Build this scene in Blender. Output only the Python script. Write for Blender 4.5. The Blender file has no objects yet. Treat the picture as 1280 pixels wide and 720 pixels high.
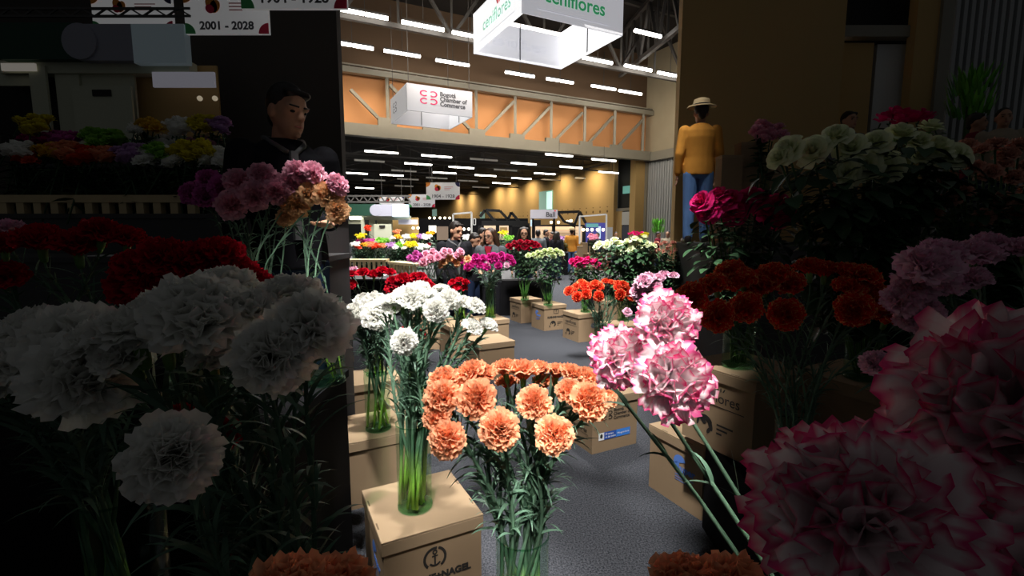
import bpy, math, random
import numpy as np
from mathutils import Vector, Matrix, Quaternion
R = random.Random(7)
SC = bpy.context.scene
COL = SC.collection
PI = math.pi
# ------------------------------------------------------------------ camera
FPX = 600.0
EYE = 1.55
PIT = math.atan(72 / 600)
cam_d = bpy.data.cameras.new('camera'); cam = bpy.data.objects.new('camera', cam_d); COL.objects.link(cam)
cam.location = (0, 0, EYE); cam.rotation_euler = (PI / 2 - PIT, 0, 0)
cam_d.sensor_width = 36; cam_d.lens = FPX / 1280 * 36; cam_d.clip_start = 0.02; cam_d.clip_end = 400
SC.camera = cam
CF = Vector((0, math.cos(PIT), -math.sin(PIT))); CU = Vector((0, math.sin(PIT), math.cos(PIT)))
EYEV = Vector((0, 0, EYE))
def ray(px, py): return Vector((1, 0, 0)) * ((px - 640) / FPX) + CU * (-(py - 360) / FPX) + CF
def at(px, py, d): return EYEV + ray(px, py) * d
def at_z(px, py, z):
    r = ray(px, py); return EYEV + r * ((z - EYE) / r.z)
YAW = math.radians(27)
AX = Vector((-math.sin(YAW), math.cos(YAW), 0)); AL = Vector((math.cos(YAW), math.sin(YAW), 0))
def at_u(px, py, u):
    r = ray(px, py); return EYEV + r * (u / r.dot(AX))
def at_w(px, py, w):
    r = ray(px, py); return EYEV + r * (w / r.dot(AL))
def hall(w, u, z=0): return AL * w + AX * u + Vector((0, 0, z))
MAG = 3.16
def near(px, py, d):            # enlarged, nearer repeat of an aisle position, for the added side displays
    return 640 + MAG * (px - 640), 360 + MAG * (py - 360), d / MAG
# ------------------------------------------------------------------ materials
def new_mat(name):
    m = bpy.data.materials.new(name); m.use_nodes = True
    nt = m.node_tree; b = nt.nodes['Principled BSDF']; return m, nt, b
def N(nt, t, **k):
    n = nt.nodes.new(t)
    for a, v in k.items(): setattr(n, a, v)
    return n
def srgb(r, g, b):
    f = lambda c: (c / 255) / 12.92 if c <= 10 else ((c / 255 + .055) / 1.055) ** 2.4
    return (f(r), f(g), f(b))
MATS = {}
def mat(name, col, rough=.6, metal=0, spec=.4, emit=None, es=0, var=0, scale=20, bump=0):
    if name in MATS: return MATS[name]
    m, nt, b = new_mat(name)
    b.inputs['Roughness'].default_value = rough; b.inputs['Metallic'].default_value = metal
    b.inputs['Specular IOR Level'].default_value = spec
    b.inputs['Base Color'].default_value = (*col, 1)
    if emit: b.inputs['Emission Color'].default_value = (*emit, 1); b.inputs['Emission Strength'].default_value = es
    if var or bump:
        tc = N(nt, 'ShaderNodeTexCoord'); nz = N(nt, 'ShaderNodeTexNoise'); nz.inputs['Scale'].default_value = scale; nz.inputs['Detail'].default_value = 4
        nt.links.new(tc.outputs['Object'], nz.inputs['Vector'])
        mx = N(nt, 'ShaderNodeMixRGB'); mx.inputs[1].default_value = (*[c * (1 - var) for c in col], 1); mx.inputs[2].default_value = (*[min(1, c * (1 + var)) for c in col], 1)
        nt.links.new(nz.outputs['Fac'], mx.inputs[0]); nt.links.new(mx.outputs[0], b.inputs['Base Color'])
        if bump:
            bp = N(nt, 'ShaderNodeBump'); bp.inputs['Strength'].default_value = bump; bp.inputs['Distance'].default_value = .01
            nt.links.new(nz.outputs['Fac'], bp.inputs['Height']); nt.links.new(bp.outputs[0], b.inputs['Normal'])
    MATS[name] = m; return m
def petal_mat(name, base, rim, rim_at=.3, rim_w=.6, streak=None, samt=.5, sk=5, var=.15, trans=.25):
    m, nt, b = new_mat(name); L = nt.links.new
    pu = N(nt, 'ShaderNodeAttribute', attribute_name='pu'); pv = N(nt, 'ShaderNodeAttribute', attribute_name='pv'); pr = N(nt, 'ShaderNodeAttribute', attribute_name='pr')
    cmb = N(nt, 'ShaderNodeCombineXYZ')
    m1 = N(nt, 'ShaderNodeMath', operation='MULTIPLY'); m1.inputs[1].default_value = sk; L(pv.outputs['Fac'], m1.inputs[0])
    m2 = N(nt, 'ShaderNodeMath', operation='MULTIPLY'); m2.inputs[1].default_value = 57; L(pr.outputs['Fac'], m2.inputs[0])
    m3 = N(nt, 'ShaderNodeMath', operation='MULTIPLY'); m3.inputs[1].default_value = .45; L(pu.outputs['Fac'], m3.inputs[0])
    L(m1.outputs[0], cmb.inputs[0]); L(m2.outputs[0], cmb.inputs[1]); L(m3.outputs[0], cmb.inputs[2])
    nz = N(nt, 'ShaderNodeTexNoise'); nz.inputs['Scale'].default_value = 1; nz.inputs['Detail'].default_value = 2; L(cmb.outputs[0], nz.inputs['Vector'])
    mr = N(nt, 'ShaderNodeMapRange'); mr.inputs['From Min'].default_value = rim_at; mr.inputs['From Max'].default_value = rim_at + rim_w
    ad = N(nt, 'ShaderNodeMath', operation='MULTIPLY_ADD'); ad.inputs[1].default_value = .3; ad.inputs[2].default_value = -.15; L(nz.outputs['Fac'], ad.inputs[0])
    a2 = N(nt, 'ShaderNodeMath', operation='ADD'); L(ad.outputs[0], a2.inputs[0]); L(pu.outputs['Fac'], a2.inputs[1]); L(a2.outputs[0], mr.inputs['Value'])
    mx = N(nt, 'ShaderNodeMixRGB'); mx.inputs[1].default_value = (*base, 1); mx.inputs[2].default_value = (*rim, 1)
    L(mr.outputs[0], mx.inputs[0]); out = mx.outputs[0]
    if streak:
        sr = N(nt, 'ShaderNodeMapRange'); sr.inputs['From Min'].default_value = 1 - samt - .08; sr.inputs['From Max'].default_value = 1 - samt + .12
        L(nz.outputs['Fac'], sr.inputs['Value'])
        mx2 = N(nt, 'ShaderNodeMixRGB'); mx2.inputs[2].default_value = (*streak, 1); L(out, mx2.inputs[1]); L(sr.outputs[0], mx2.inputs[0]); out = mx2.outputs[0]
    hv = N(nt, 'ShaderNodeHueSaturation'); L(out, hv.inputs['Color'])
    vv = N(nt, 'ShaderNodeMath', operation='MULTIPLY_ADD'); vv.inputs[1].default_value = 2 * var; vv.inputs[2].default_value = 1 - var; L(pr.outputs['Fac'], vv.inputs[0]); L(vv.outputs[0], hv.inputs['Value'])
    L(hv.outputs[0], b.inputs['Base Color']); b.inputs['Roughness'].default_value = .65; b.inputs['Specular IOR Level'].default_value = .15
    tr = N(nt, 'ShaderNodeBsdfTranslucent'); L(hv.outputs[0], tr.inputs['Color'])
    ms = N(nt, 'ShaderNodeMixShader'); ms.inputs[0].default_value = trans; L(b.outputs[0], ms.inputs[1]); L(tr.outputs[0], ms.inputs[2])
    L(ms.outputs[0], nt.nodes['Material Output'].inputs['Surface']); MATS[name] = m; return m
PET = {
 'orange': petal_mat('orange_petal', (.95, .23, .12), (1.0, .50, .28), .4, .5),
 'white': petal_mat('white_petal', (.92, .91, .78), (.95, .945, .90), .1, .3, var=.03, trans=.45),
 'red': petal_mat('red_petal', (.42, .0, .012), (.55, .004, .022), .3, .6),
 'picotee': petal_mat('pink_edged_petal', (.96, .88, .88), (.80, .04, .22), .90, .10, streak=(.84, .14, .36), samt=.40, sk=4.5, var=.06),
 'bicolour': petal_mat('red_yellow_petal', (.80, .025, .010), (.98, .62, .24), .955, .08, var=.12),
 'palepink': petal_mat('pale_pink_petal', (.92, .66, .76), (.86, .40, .60), .85, .2, streak=(.88, .45, .64), samt=.36),
 'pink': petal_mat('soft_pink_petal', (.82, .28, .45), (.88, .46, .58), .4, .5),
 'mauve': petal_mat('mauve_pink_petal', (.62, .08, .40), (.68, .14, .46), .4, .5),
 'peach': petal_mat('peach_petal', (.80, .40, .18), (.88, .55, .30), .3, .6),
 'magenta': petal_mat('magenta_petal', (.55, .01, .20), (.62, .03, .28), .3, .6),
 'yellow': petal_mat('yellow_petal', (.75, .62, .02), (.85, .75, .05), .3, .6),
 'gold': petal_mat('gold_petal', (.80, .42, .02), (.85, .55, .05), .3, .6),
 'lilac': petal_mat('lilac_petal', (.50, .26, .55), (.62, .38, .66), .3, .6),
 'coral': petal_mat('coral_petal', (.85, .28, .14), (.90, .40, .22), .3, .6),
 'scarlet': petal_mat('scarlet_petal', (.75, .05, .02), (.80, .10, .04), .3, .6),
 'greenbloom': petal_mat('green_petal', (.22, .50, .05), (.32, .62, .10), .3, .6),
 'limerose': petal_mat('lime_white_rose_petal', (.62, .78, .30), (.82, .90, .52), .3, .6, var=.06),
 'creamrose': petal_mat('cream_rose_petal', (.76, .82, .46), (.88, .92, .66), .3, .6, var=.06),
 'redrose': petal_mat('dark_red_rose_petal', (.32, .0, .015), (.45, .004, .03), .3, .6),
 'pinkrose': petal_mat('hot_pink_rose_petal', (.62, .005, .12), (.74, .02, .2), .3, .6),
 'spray': petal_mat('dusty_pink_petal', (.62, .16, .16), (.75, .40, .30), .3, .6),
}
def green_mat(name, lo, hi, a=0.0, w=.35, rough=.5, trans=0):
    m, nt, b = new_mat(name); L = nt.links.new
    h = N(nt, 'ShaderNodeAttribute', attribute_name='pu'); r = N(nt, 'ShaderNodeAttribute', attribute_name='pr')
    mr = N(nt, 'ShaderNodeMapRange'); mr.inputs['From Min'].default_value = a; mr.inputs['From Max'].default_value = a + w; L(h.outputs['Fac'], mr.inputs['Value'])
    mx = N(nt, 'ShaderNodeMixRGB'); mx.inputs[1].default_value = (*lo, 1); mx.inputs[2].default_value = (*hi, 1); L(mr.outputs[0], mx.inputs[0])
    hv = N(nt, 'ShaderNodeHueSaturation'); L(mx.outputs[0], hv.inputs['Color'])
    vv = N(nt, 'ShaderNodeMath', operation='MULTIPLY_ADD'); vv.inputs[1].default_value = .7; vv.inputs[2].default_value = .65; L(r.outputs['Fac'], vv.inputs[0]); L(vv.outputs[0], hv.inputs['Value'])
    L(hv.outputs[0], b.inputs['Base Color']); b.inputs['Roughness'].default_value = rough; b.inputs['Specular IOR Level'].default_value = .3
    MATS[name] = m; return m
STEM = green_mat('carnation_stem', (.42, .62, .10), (.10, .19, .115), .06, .09)
FOL = green_mat('carnation_leaf', (.10, .19, .12), (.12, .22, .15), 0, 1)
CAL = green_mat('calyx_green', (.10, .24, .06), (.18, .34, .10), 0, 1)
RSTEM = green_mat('rose_stem', (.10, .22, .05), (.05, .11, .03), .12, .3)
RLEAF = green_mat('rose_leaf', (.026, .066, .030), (.038, .090, .038), 0, 1, rough=.4)
def glass_mat(name, tint, k=.55, base=.03):
    m, nt, b = new_mat(name); L = nt.links.new; nt.nodes.remove(b)
    t = N(nt, 'ShaderNodeBsdfTransparent'); t.inputs[0].default_value = (*tint, 1)
    g = N(nt, 'ShaderNodeBsdfGlossy'); g.inputs['Roughness'].default_value = .05; g.inputs['Color'].default_value = (.9, 1, .95, 1)
    lw = N(nt, 'ShaderNodeLayerWeight'); lw.inputs['Blend'].default_value = .25
    ma = N(nt, 'ShaderNodeMath', operation='MULTIPLY_ADD'); ma.inputs[1].default_value = k; ma.inputs[2].default_value = base; L(lw.outputs['Facing'], ma.inputs[0])
    p = N(nt, 'ShaderNodeMath', operation='POWER'); p.inputs[1].default_value = 2.2; L(ma.outputs[0], p.inputs[0])
    ms = N(nt, 'ShaderNodeMixShader'); L(p.outputs[0], ms.inputs[0]); L(t.outputs[0], ms.inputs[1]); L(g.outputs[0], ms.inputs[2])
    L(ms.outputs[0], nt.nodes['Material Output'].inputs['Surface']); MATS[name] = m; return m
GLASS = glass_mat('vase_glass', (.90, .96, .92)); GRIM = glass_mat('thick_glass', (.55, .80, .66), .8, .08); WATER = glass_mat('vase_water', (.90, .97, .86), .35, .02)
# ------------------------------------------------------------------ mesh builder
class MB:
    def __init__(s): s.v = []; s.f = []; s.m = []; s.a = []; s.mi = 0; s.hasa = False
    def add(s, vs, fs, at=None):
        o = len(s.v); s.v += [tuple(p) for p in vs]
        s.f += [tuple(i + o for i in q) for q in fs]; s.m += [s.mi] * len(fs)
        if at is not None: s.hasa = True; s.a += at
        else: s.a += [(0, 0, .5)] * len(vs)
        return s
    def box(s, x0, x1, y0, y1, z0, z1, M=None):
        vs = [Vector((x, y, z)) for z in (z0, z1) for y in (y0, y1) for x in (x0, x1)]
        if M: vs = [M @ p for p in vs]
        return s.add(vs, [(0, 2, 3, 1), (4, 5, 7, 6), (0, 1, 5, 4), (1, 3, 7, 5), (3, 2, 6, 7), (2, 0, 4, 6)])
    def bar(s, a, b, w, h=None, up=Vector((0, 0, 1))):
        a = Vector(a); b = Vector(b); h = h or w; t = (b - a); L = t.length
        if L < 1e-6: return s
        t /= L; u = up if abs(t.dot(up)) < .98 else Vector((1, 0, 0)); x = t.cross(u).normalized(); y = x.cross(t).normalized()
        M = Matrix((( x.x, t.x, y.x, a.x), (x.y, t.y, y.y, a.y), (x.z, t.z, y.z, a.z), (0, 0, 0, 1)))
        return s.box(-w / 2, w / 2, 0, L, -h / 2, h / 2, M)
    def tube(s, pts, rad, seg=8, at=None, cap=True, sy=1):
        pts = [Vector(p) for p in pts]; n = len(pts)
        if not hasattr(rad, '__len__'): rad = [rad] * n
        vs = []; A = []; ux = None
        for i, p in enumerate(pts):
            t = (pts[min(i + 1, n - 1)] - pts[max(i - 1, 0)])
            t = t.normalized() if t.length > 1e-9 else Vector((0, 0, 1))
            if ux is None:
                ux = t.cross(Vector((0, 1, 0)) if abs(t.y) < .9 else Vector((1, 0, 0))).normalized()
            else:
                ux = (ux - t * ux.dot(t)).normalized()
            uy = t.cross(ux)
            for k in range(seg):
                a = 2 * PI * k / seg; vs.append(p + ux * (math.cos(a) * rad[i]) + uy * (math.sin(a) * rad[i] * sy))
                A.append((at[i] if at else 0, 0, at[n] if at and len(at) > n else .5))
        fs = [(i * seg + k, i * seg + (k + 1) % seg, (i + 1) * seg + (k + 1) % seg, (i + 1) * seg + k) for i in range(n - 1) for k in range(seg)]
        if cap: fs += [tuple(range(seg))[::-1], tuple((n - 1) * seg + k for k in range(seg))]
        return s.add(vs, fs, A if at else None)
    def lathe(s, prof, seg=24, c=(0, 0, 0), sx=1, sy=1, M=None):
        vs = []; n = len(prof)
        for r, z in prof:
            for k in range(seg):
                a = 2 * PI * k / seg; p = Vector((c[0] + r * math.cos(a) * sx, c[1] + r * math.sin(a) * sy, c[2] + z)); vs.append(M @ p if M else p)
        fs = [(i * seg + k, i * seg + (k + 1) % seg, (i + 1) * seg + (k + 1) % seg, (i + 1) * seg + k) for i in range(n - 1) for k in range(seg)]
        return s.add(vs, fs)
    def ball(s, c, r, sx=1, sy=1, sz=1, seg=12, rings=8, M=None):
        prof = [(max(1e-4, math.sin(PI * i / rings)) * r, -math.cos(PI * i / rings) * r * sz) for i in range(rings + 1)]
        return s.lathe(prof, seg, c, sx, sy, M)
    def prism(s, poly, y0, y1, M=None):        # polygon in x,z extruded along y
        n = len(poly); vs = [Vector((x, y, z)) for y in (y0, y1) for x, z in poly]
        if M: vs = [M @ p for p in vs]
        return s.add(vs, [tuple(range(n)), tuple(range(n, 2 * n))[::-1]] + [(i, i + n, (i + 1) % n + n, (i + 1) % n) for i in range(n)])
    def mesh(s, name, mats, smooth=False):
        me = bpy.data.meshes.new(name); me.from_pydata(s.v, [], s.f)
        for m in (mats if isinstance(mats, (list, tuple)) else [mats]): me.materials.append(m)
        if any(s.m): me.polygons.foreach_set('material_index', s.m)
        if smooth: me.polygons.foreach_set('use_smooth', [True] * len(s.f))
        if s.hasa:
            ar = np.array(s.a, dtype=np.float32)
            for i, nm in enumerate(('pu', 'pv', 'pr')):
                me.attributes.new(nm, 'FLOAT', 'POINT').data.foreach_set('value', np.ascontiguousarray(ar[:, i]))
        me.update(); return me
    def build(s, name, mats, parent=None, smooth=False, loc=None, rotz=0):
        return obj(name, s.mesh(name, mats, smooth), parent, loc, rotz)
def obj(name, me, parent=None, loc=None, rotz=0):
    o = bpy.data.objects.new(name, me); COL.objects.link(o)
    if parent: o.parent = parent
    if loc is not None: o.location = loc
    if rotz: o.rotation_euler = (0, 0, rotz)
    return o
def tag(o, label, cat, group=None, kind=None):
    if label: o['label'] = label
    if cat: o['category'] = cat
    if group: o['group'] = group
    if kind: o['kind'] = kind
    return o
def thing(name, label, cat, loc=(0, 0, 0), rotz=0, group=None):
    return tag(obj(name, None, None, loc, rotz), label, cat, group)
def struct(name, mb, mats, **k):
    o = mb.build(name, mats, **k); o['kind'] = 'structure'; return o
def textmesh(name, s, size, m, parent, M, align='CENTER', ext=.0004, bold=0, sx=1, sp=1):
    cu = bpy.data.curves.new(name, 'FONT'); cu.body = s; cu.size = size; cu.align_x = align; cu.align_y = 'CENTER'; cu.extrude = ext; cu.offset = bold; cu.space_character = sp; cu.resolution_u = 3
    t = bpy.data.objects.new('tmp', cu); COL.objects.link(t); bpy.context.view_layer.update()
    me = bpy.data.meshes.new_from_object(t.evaluated_get(bpy.context.evaluated_depsgraph_get()))
    bpy.data.objects.remove(t); me.materials.clear(); me.materials.append(m)
    if sx != 1: me.transform(Matrix.Diagonal((sx, 1, 1, 1)))
    o = obj(name, me, parent); o.matrix_local = M; return o
def face_M(o, right, up):           # local frame: x right, y up, z out
    x = Vector(right).normalized(); y = Vector(up).normalized(); z = x.cross(y)
    return Matrix(((x.x, y.x, z.x, o[0]), (x.y, y.y, z.y, o[1]), (x.z, y.z, z.z, o[2]), (0, 0, 0, 1)))
ORD = ['first', 'second', 'third', 'fourth', 'fifth', 'sixth', 'seventh', 'eighth', 'ninth', 'tenth', 'eleventh', 'twelfth']
# ------------------------------------------------------------------ flower heads
def bloom_mesh(name, n, nu, nv, seed, m, kind='carnation', wide=1):
    r = random.Random(seed); mb = MB()
    for i in range(n):
        q = (i + .5) / n                          # 0 outermost .. 1 innermost
        phi = i * 2.39996 + r.uniform(-.25, .25)
        if kind == 'carnation':
            th0 = math.radians(20 - 12 * q); th1 = math.radians(112 * (1 - q) ** .8 + 4 - 26 * q ** 2 + r.uniform(-14, 14))
            Ln = 1.22 - .10 * q + r.uniform(-.1, .1); W = wide * (.60 - .12 * q) * r.uniform(.85, 1.15); amp = (.10 + .10 * q) * r.uniform(.8, 1.4); fr = r.uniform(5, 9); z0 = -.62 + .08 * q; r0 = .05
        else:
            th0 = math.radians(62 * (1 - q) + 4); th1 = math.radians(78 * (1 - q) ** 1.2 - 14 + r.uniform(-8, 8))
            Ln = 1.15 - .10 * q + r.uniform(-.05, .05); W = .58 - .2 * q; amp = .03; fr = 3; z0 = -.55; r0 = .04
        ph = r.uniform(0, 6.28); pr = r.random(); er = Vector((math.cos(phi), math.sin(phi), 0)); et = Vector((-math.sin(phi), math.cos(phi), 0))
        rr, zz = r0, z0; pts = []; prev = 0
        path = []
        for a in range(nu):
            u = a / (nu - 1)
            if a:
                if kind == 'carnation': th = th0 + (th1 - th0) * (u ** 1.5)
                else: th = th0 + (th1 - th0) * min(1, u * 1.5) + (.9 * (1 - q) if u > .8 else 0)
                rr += math.sin(th) * Ln / (nu - 1); zz += math.cos(th) * Ln / (nu - 1)
            else: th = th0
            path.append((rr, zz, th))
        vs = []; A = []
        for a in range(nu):
            u = a / (nu - 1); rr, zz, th = path[a]
            w = W * (.16 + .84 * u ** .75) if kind == 'carnation' else W * math.sin(min(1, .2 + u) * PI * .62)
            nrm = er * math.cos(th) - Vector((0, 0, 1)) * math.sin(th)
            for b in range(nv):
                v = 2 * b / (nv - 1) - 1
                if kind == 'carnation':
                    arc = -u * .16 * v * v
                    zig = (.045 if b % 2 else -.045) * (1 if a == nu - 1 else 0) * r.uniform(.5, 1.5)
                    off = amp * u ** 2 * math.sin(fr * v + ph) + .05 * u * r.uniform(-1, 1)
                    tv = er * math.sin(th) + Vector((0, 0, 1)) * math.cos(th)
                    p = er * rr + Vector((0, 0, zz)) + et * (w * v) + tv * (arc + zig) + nrm * off
                else:
                    ang = v * w / max(rr, .22)
                    e2 = er * math.cos(ang) + et * math.sin(ang)
                    p = e2 * rr + Vector((0, 0, zz - .10 * u * v * v)) + nrm * (amp * math.sin(fr * v + ph) * u)
                vs.append(p); A.append((u, v, pr))
        fs = [(a * nv + b, a * nv + b + 1, (a + 1) * nv + b + 1, (a + 1) * nv + b) for a in range(nu - 1) for b in range(nv - 1)]
        mb.add(vs, fs, A)
    return mb.mesh(name, m, True)
_bl = {}
def bloom(color, level, var):
    k = (color, level, var)
    if k not in _bl:
        n, nu, nv = {'hero': (38, 7, 13), 'mid': (28, 5, 9), 'low': (16, 4, 5)}[level]
        if color in ('picotee', 'palepink') and level == 'hero': n, nu, nv = 25, 8, 17
        kind = 'rose' if 'rose' in color else 'carnation'; wide = 1.3 if color in ('picotee', 'palepink') else 1.12
        if kind == 'rose': n, nu, nv = {'hero': (26, 7, 9), 'mid': (20, 6, 7), 'low': (13, 5, 5)}[level]
        _bl[k] = bloom_mesh('bloom', n, nu, nv, hash((level, var)) % 1000 if False else 11 + var * 7 + len(level), PET[color], kind, wide)
    return _bl[k]
def calyx_mesh():
    mb = MB(); prof = [(.05, -1.15), (.13, -1.1), (.17, -.9), (.19, -.6), (.24, -.42)]
    seg = 10; vs = []; A = []
    for j, (rr, z) in enumerate(prof):
        for k in range(seg):
            a = 2 * PI * k / seg; vs.append((rr * math.cos(a), rr * math.sin(a), z + (.10 if j == len(prof) - 1 and k % 2 else 0))); A.append((j / 4, 0, .5))
    mb.add(vs, [(i * seg + k, i * seg + (k + 1) % seg, (i + 1) * seg + (k + 1) % seg, (i + 1) * seg + k) for i in range(4) for k in range(seg)], A)
    return mb.mesh('calyx', CAL, True)
CALYX = calyx_mesh()
def sepal_mesh():
    mb = MB()
    for k in range(5):
        a = k * 2 * PI / 5; e = Vector((math.cos(a), math.sin(a), 0)); t = Vector((-math.sin(a), math.cos(a), 0)); vs = []; A = []
        for i in range(5):
            u = i / 4; w = .16 * math.sin(PI * min(.98, .25 + .75 * u)); c = e * (.08 + .55 * u ** .8) + Vector((0, 0, -.62 + .25 * u - .35 * u * u))
            vs += [c - t * w, c + t * w]; A += [(u, 0, .5)] * 2
        mb.add(vs, [(2 * i, 2 * i + 1, 2 * i + 3, 2 * i + 2) for i in range(4)], A)
    mb.tube([(0, 0, -.8), (0, 0, -.55)], [.06, .2], 8, [0, 1, .5])
    return mb.mesh('calyx', CAL, True)
SEPAL = sepal_mesh()
def axis_quat(n, spin): return Vector(n).to_track_quat('Z', 'Y') @ Quaternion((0, 0, 1), spin)
def add_leaf(mb, p, d, side, L, w, droop, pr, seg=6):
    d = d.normalized(); side = side.normalized(); vs = []; A = []; q = Vector(p)
    dn = Vector((0, 0, -1))
    for i in range(seg + 1):
        u = i / seg; ww = w * (math.sin(PI * min(1, .18 + .82 * u)) ** .6 if u < 1 else .05) * (1 - .55 * u)
        vs += [q - side * ww, q + side * ww]; A += [(u, 0, pr)] * 2
        d = (d + dn * droop / seg).normalized(); q = q + d * (L / seg)
    mb.add(vs, [(2 * i, 2 * i + 1, 2 * i + 3, 2 * i + 2) for i in range(seg)], A)
def bez(a, b, c, d, t): s = 1 - t; return a * s ** 3 + b * (3 * s * s * t) + c * (3 * s * t * t) + d * t ** 3
def carnation(name, label, cat, group, color, P, n, rad, B, M, level, leafy=1.0, stem_r=.0032, lw=.0042, rnd=R, bud=False):
    """one cut carnation: P head centre, n head axis, B foot of the stem, M where it leaves the vase"""
    root = thing(name, label, cat, B, 0, group)
    n = Vector(n).normalized(); spin = rnd.uniform(0, 6.28); q = axis_quat(n, spin)
    b = obj('bloom', bloom(color, level, rnd.randrange(3)), root, P - B); b.rotation_mode = 'QUATERNION'; b.rotation_quaternion = q; b.scale = (rad, rad, rad * rnd.uniform(.85, 1.0))
    c = obj('calyx', CALYX, root, P - B); c.rotation_mode = 'QUATERNION'; c.rotation_quaternion = q; c.scale = (rad * .95,) * 3
    E = P - n * (1.1 * rad); up = (M - B).normalized(); L = (E - M).length
    pts = [B, B.lerp(M, .33), B.lerp(M, .67)]; c1 = M + up * L * .38; c2 = E - n * L * .22
    k = 11 if level == 'hero' else 7
    cur = [bez(M, c1, c2, E, i / k) for i in range(k + 1)]; pts += cur
    tot = len(pts); hs = [i / (tot - 1) for i in range(tot)]
    rr = [stem_r * (1.15 - .35 * h) for h in hs]
    mb = MB(); mb.tube([p - B for p in pts], rr, 6, hs + [rnd.random()]); mb.build('stem', STEM, root, True)
    fb = MB(); full = cur
    tv0 = (M - B).normalized(); o0 = tv0.orthogonal().normalized()
    for j in range(7):
        a = rnd.uniform(0, 6.28); o = Quaternion(tv0, a) @ o0; add_leaf(fb, B.lerp(M, rnd.uniform(.35, .85)) - B, tv0 + o * .10, tv0.cross(o), rnd.uniform(.06, .09), lw, 0, rnd.random(), 4)
    nn = max(3, int((len(full) - 2) * leafy))
    for j in range(nn):
        t = .25 + (j + rnd.uniform(.1, .9)) / nn * (len(full) - 2.45); i = int(t); p = full[i].lerp(full[i + 1], t - i); tv = (full[i + 1] - full[i]).normalized()
        a = rnd.uniform(0, 6.28); ux = tv.orthogonal().normalized(); uy = tv.cross(ux)
        for sgn in (0, PI):
            o = ux * math.cos(a + sgn) + uy * math.sin(a + sgn)
            d = (tv * rnd.uniform(.8, 1.6) + o * rnd.uniform(.45, .9)).normalized()
            add_leaf(fb, p - B, d, tv.cross(o), rnd.uniform(.05, .10) * (lw / .0042) ** .3, lw * rnd.uniform(.8, 1.3), rnd.uniform(.4, 2.0), rnd.random(), 6 if level == 'hero' else 4)
        if level == 'hero':
            nb = MB()
    fb.build('foliage', FOL, root, True)
    return root
def glass_vase(label, base, r=.072, h=.37, water=.45, group=None):
    t = thing('glass_vase', label, 'vase', base, 0, group)
    mb = MB(); mb.lathe([(.001, .003), (r * .97, .003), (r, .008), (r, h - .004), (r * .985, h), (r * .965, h - .003), (r * .955, .02), (.001, .018)], 32)
    mb.build('glass_wall', GLASS, t, True)
    rb = MB(); rb.lathe([(r * .96, .001), (r * 1.005, .004), (r * 1.005, .016), (r * .95, .017), (.001, .014)], 32); rb.build('thick_base', GRIM, t, True)
    rm = MB(); rm.lathe([(r * 1.003, h - .004), (r * 1.006, h), (r * .955, h), (r * .955, h - .004)], 32); rm.build('rim', GRIM, t, True)
    wb = MB(); wb.lathe([(r * .945, .02), (r * .945, h * water), (.001, h * water)], 24); wb.build('water', WATER, t, True)
    return t
# rose and leafy stems share a few meshes; each flower still stands as its own object
def rose_stem_mesh(): 
    mb = MB(); mb.tube([(0, 0, i / 8) for i in range(9)], [.0045] * 9, 6, [i / 8 for i in range(9)] + [.5]); return mb.mesh('stem', RSTEM, True)
RSTEM_ME = rose_stem_mesh()
def rose_leaves(seed, n, z0, z1, size, spread=.10):
    r = random.Random(seed); mb = MB()
    for i in range(n):
        z = z0 + (z1 - z0) * (i + r.random()) / n; a = r.uniform(0, 6.28); e = Vector((math.cos(a), math.sin(a), 0))
        st = Vector((0, 0, z)) + e * r.uniform(.02, spread) ; d = (e * r.uniform(.6, 1) + Vector((0, 0, r.uniform(-.5, .6)))).normalized()
        sd = d.cross(Vector((0, 0, 1))).normalized(); up = sd.cross(d); L = size * r.uniform(.7, 1.3); w = L * .36; pr = r.random(); vs = []; A = []
        for k in range(5):
            u = k / 4; ww = w * math.sin(PI * min(.97, .06 + u * .94)) ** .8; c = st + d * (L * u) - Vector((0, 0, 1)) * (.35 * L * u * u)
            vs += [c - sd * ww + up * ww * .3, c, c + sd * ww + up * ww * .3]; A += [(u, -1, pr), (u, 0, pr), (u, 1, pr)]
        mb.add(vs, [(3 * k + j, 3 * k + j + 1, 3 * k + j + 4, 3 * k + j + 3) for k in range(4) for j in (0, 1)], A)
        mb.tube([(0, 0, z - .015), st], .0012, 4, [0, 1, pr], False)
    return mb.mesh('foliage', RLEAF, True)
RLEAVES = [rose_leaves(s, 34, .42, .95, .055) for s in (1, 2, 3, 4)]
def rose(name, label, cat, group, color, P, n, rad, B, level, leaves=None, rnd=R):
    v = P - B; L = v.length; root = thing(name, label, cat, B, 0, group); q = v.to_track_quat('Z', 'Y') @ Quaternion((0, 0, 1), rnd.uniform(0, 6.28))
    for nm, me in (('stem', RSTEM_ME), ('foliage', rnd.choice(leaves or RLEAVES))):
        o = obj(nm, me, root); o.rotation_mode = 'QUATERNION'; o.rotation_quaternion = q; o.scale = (1, 1, L * (1 - .6 * rad / L))
    q2 = axis_quat(n, rnd.uniform(0, 6.28))
    for nm, me in (('bloom', bloom(color, level, rnd.randrange(3))), ('calyx', SEPAL)):
        o = obj(nm, me, root, P - B); o.rotation_mode = 'QUATERNION'; o.rotation_quaternion = q2; o.scale = (rad,) * 3
    return root
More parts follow.
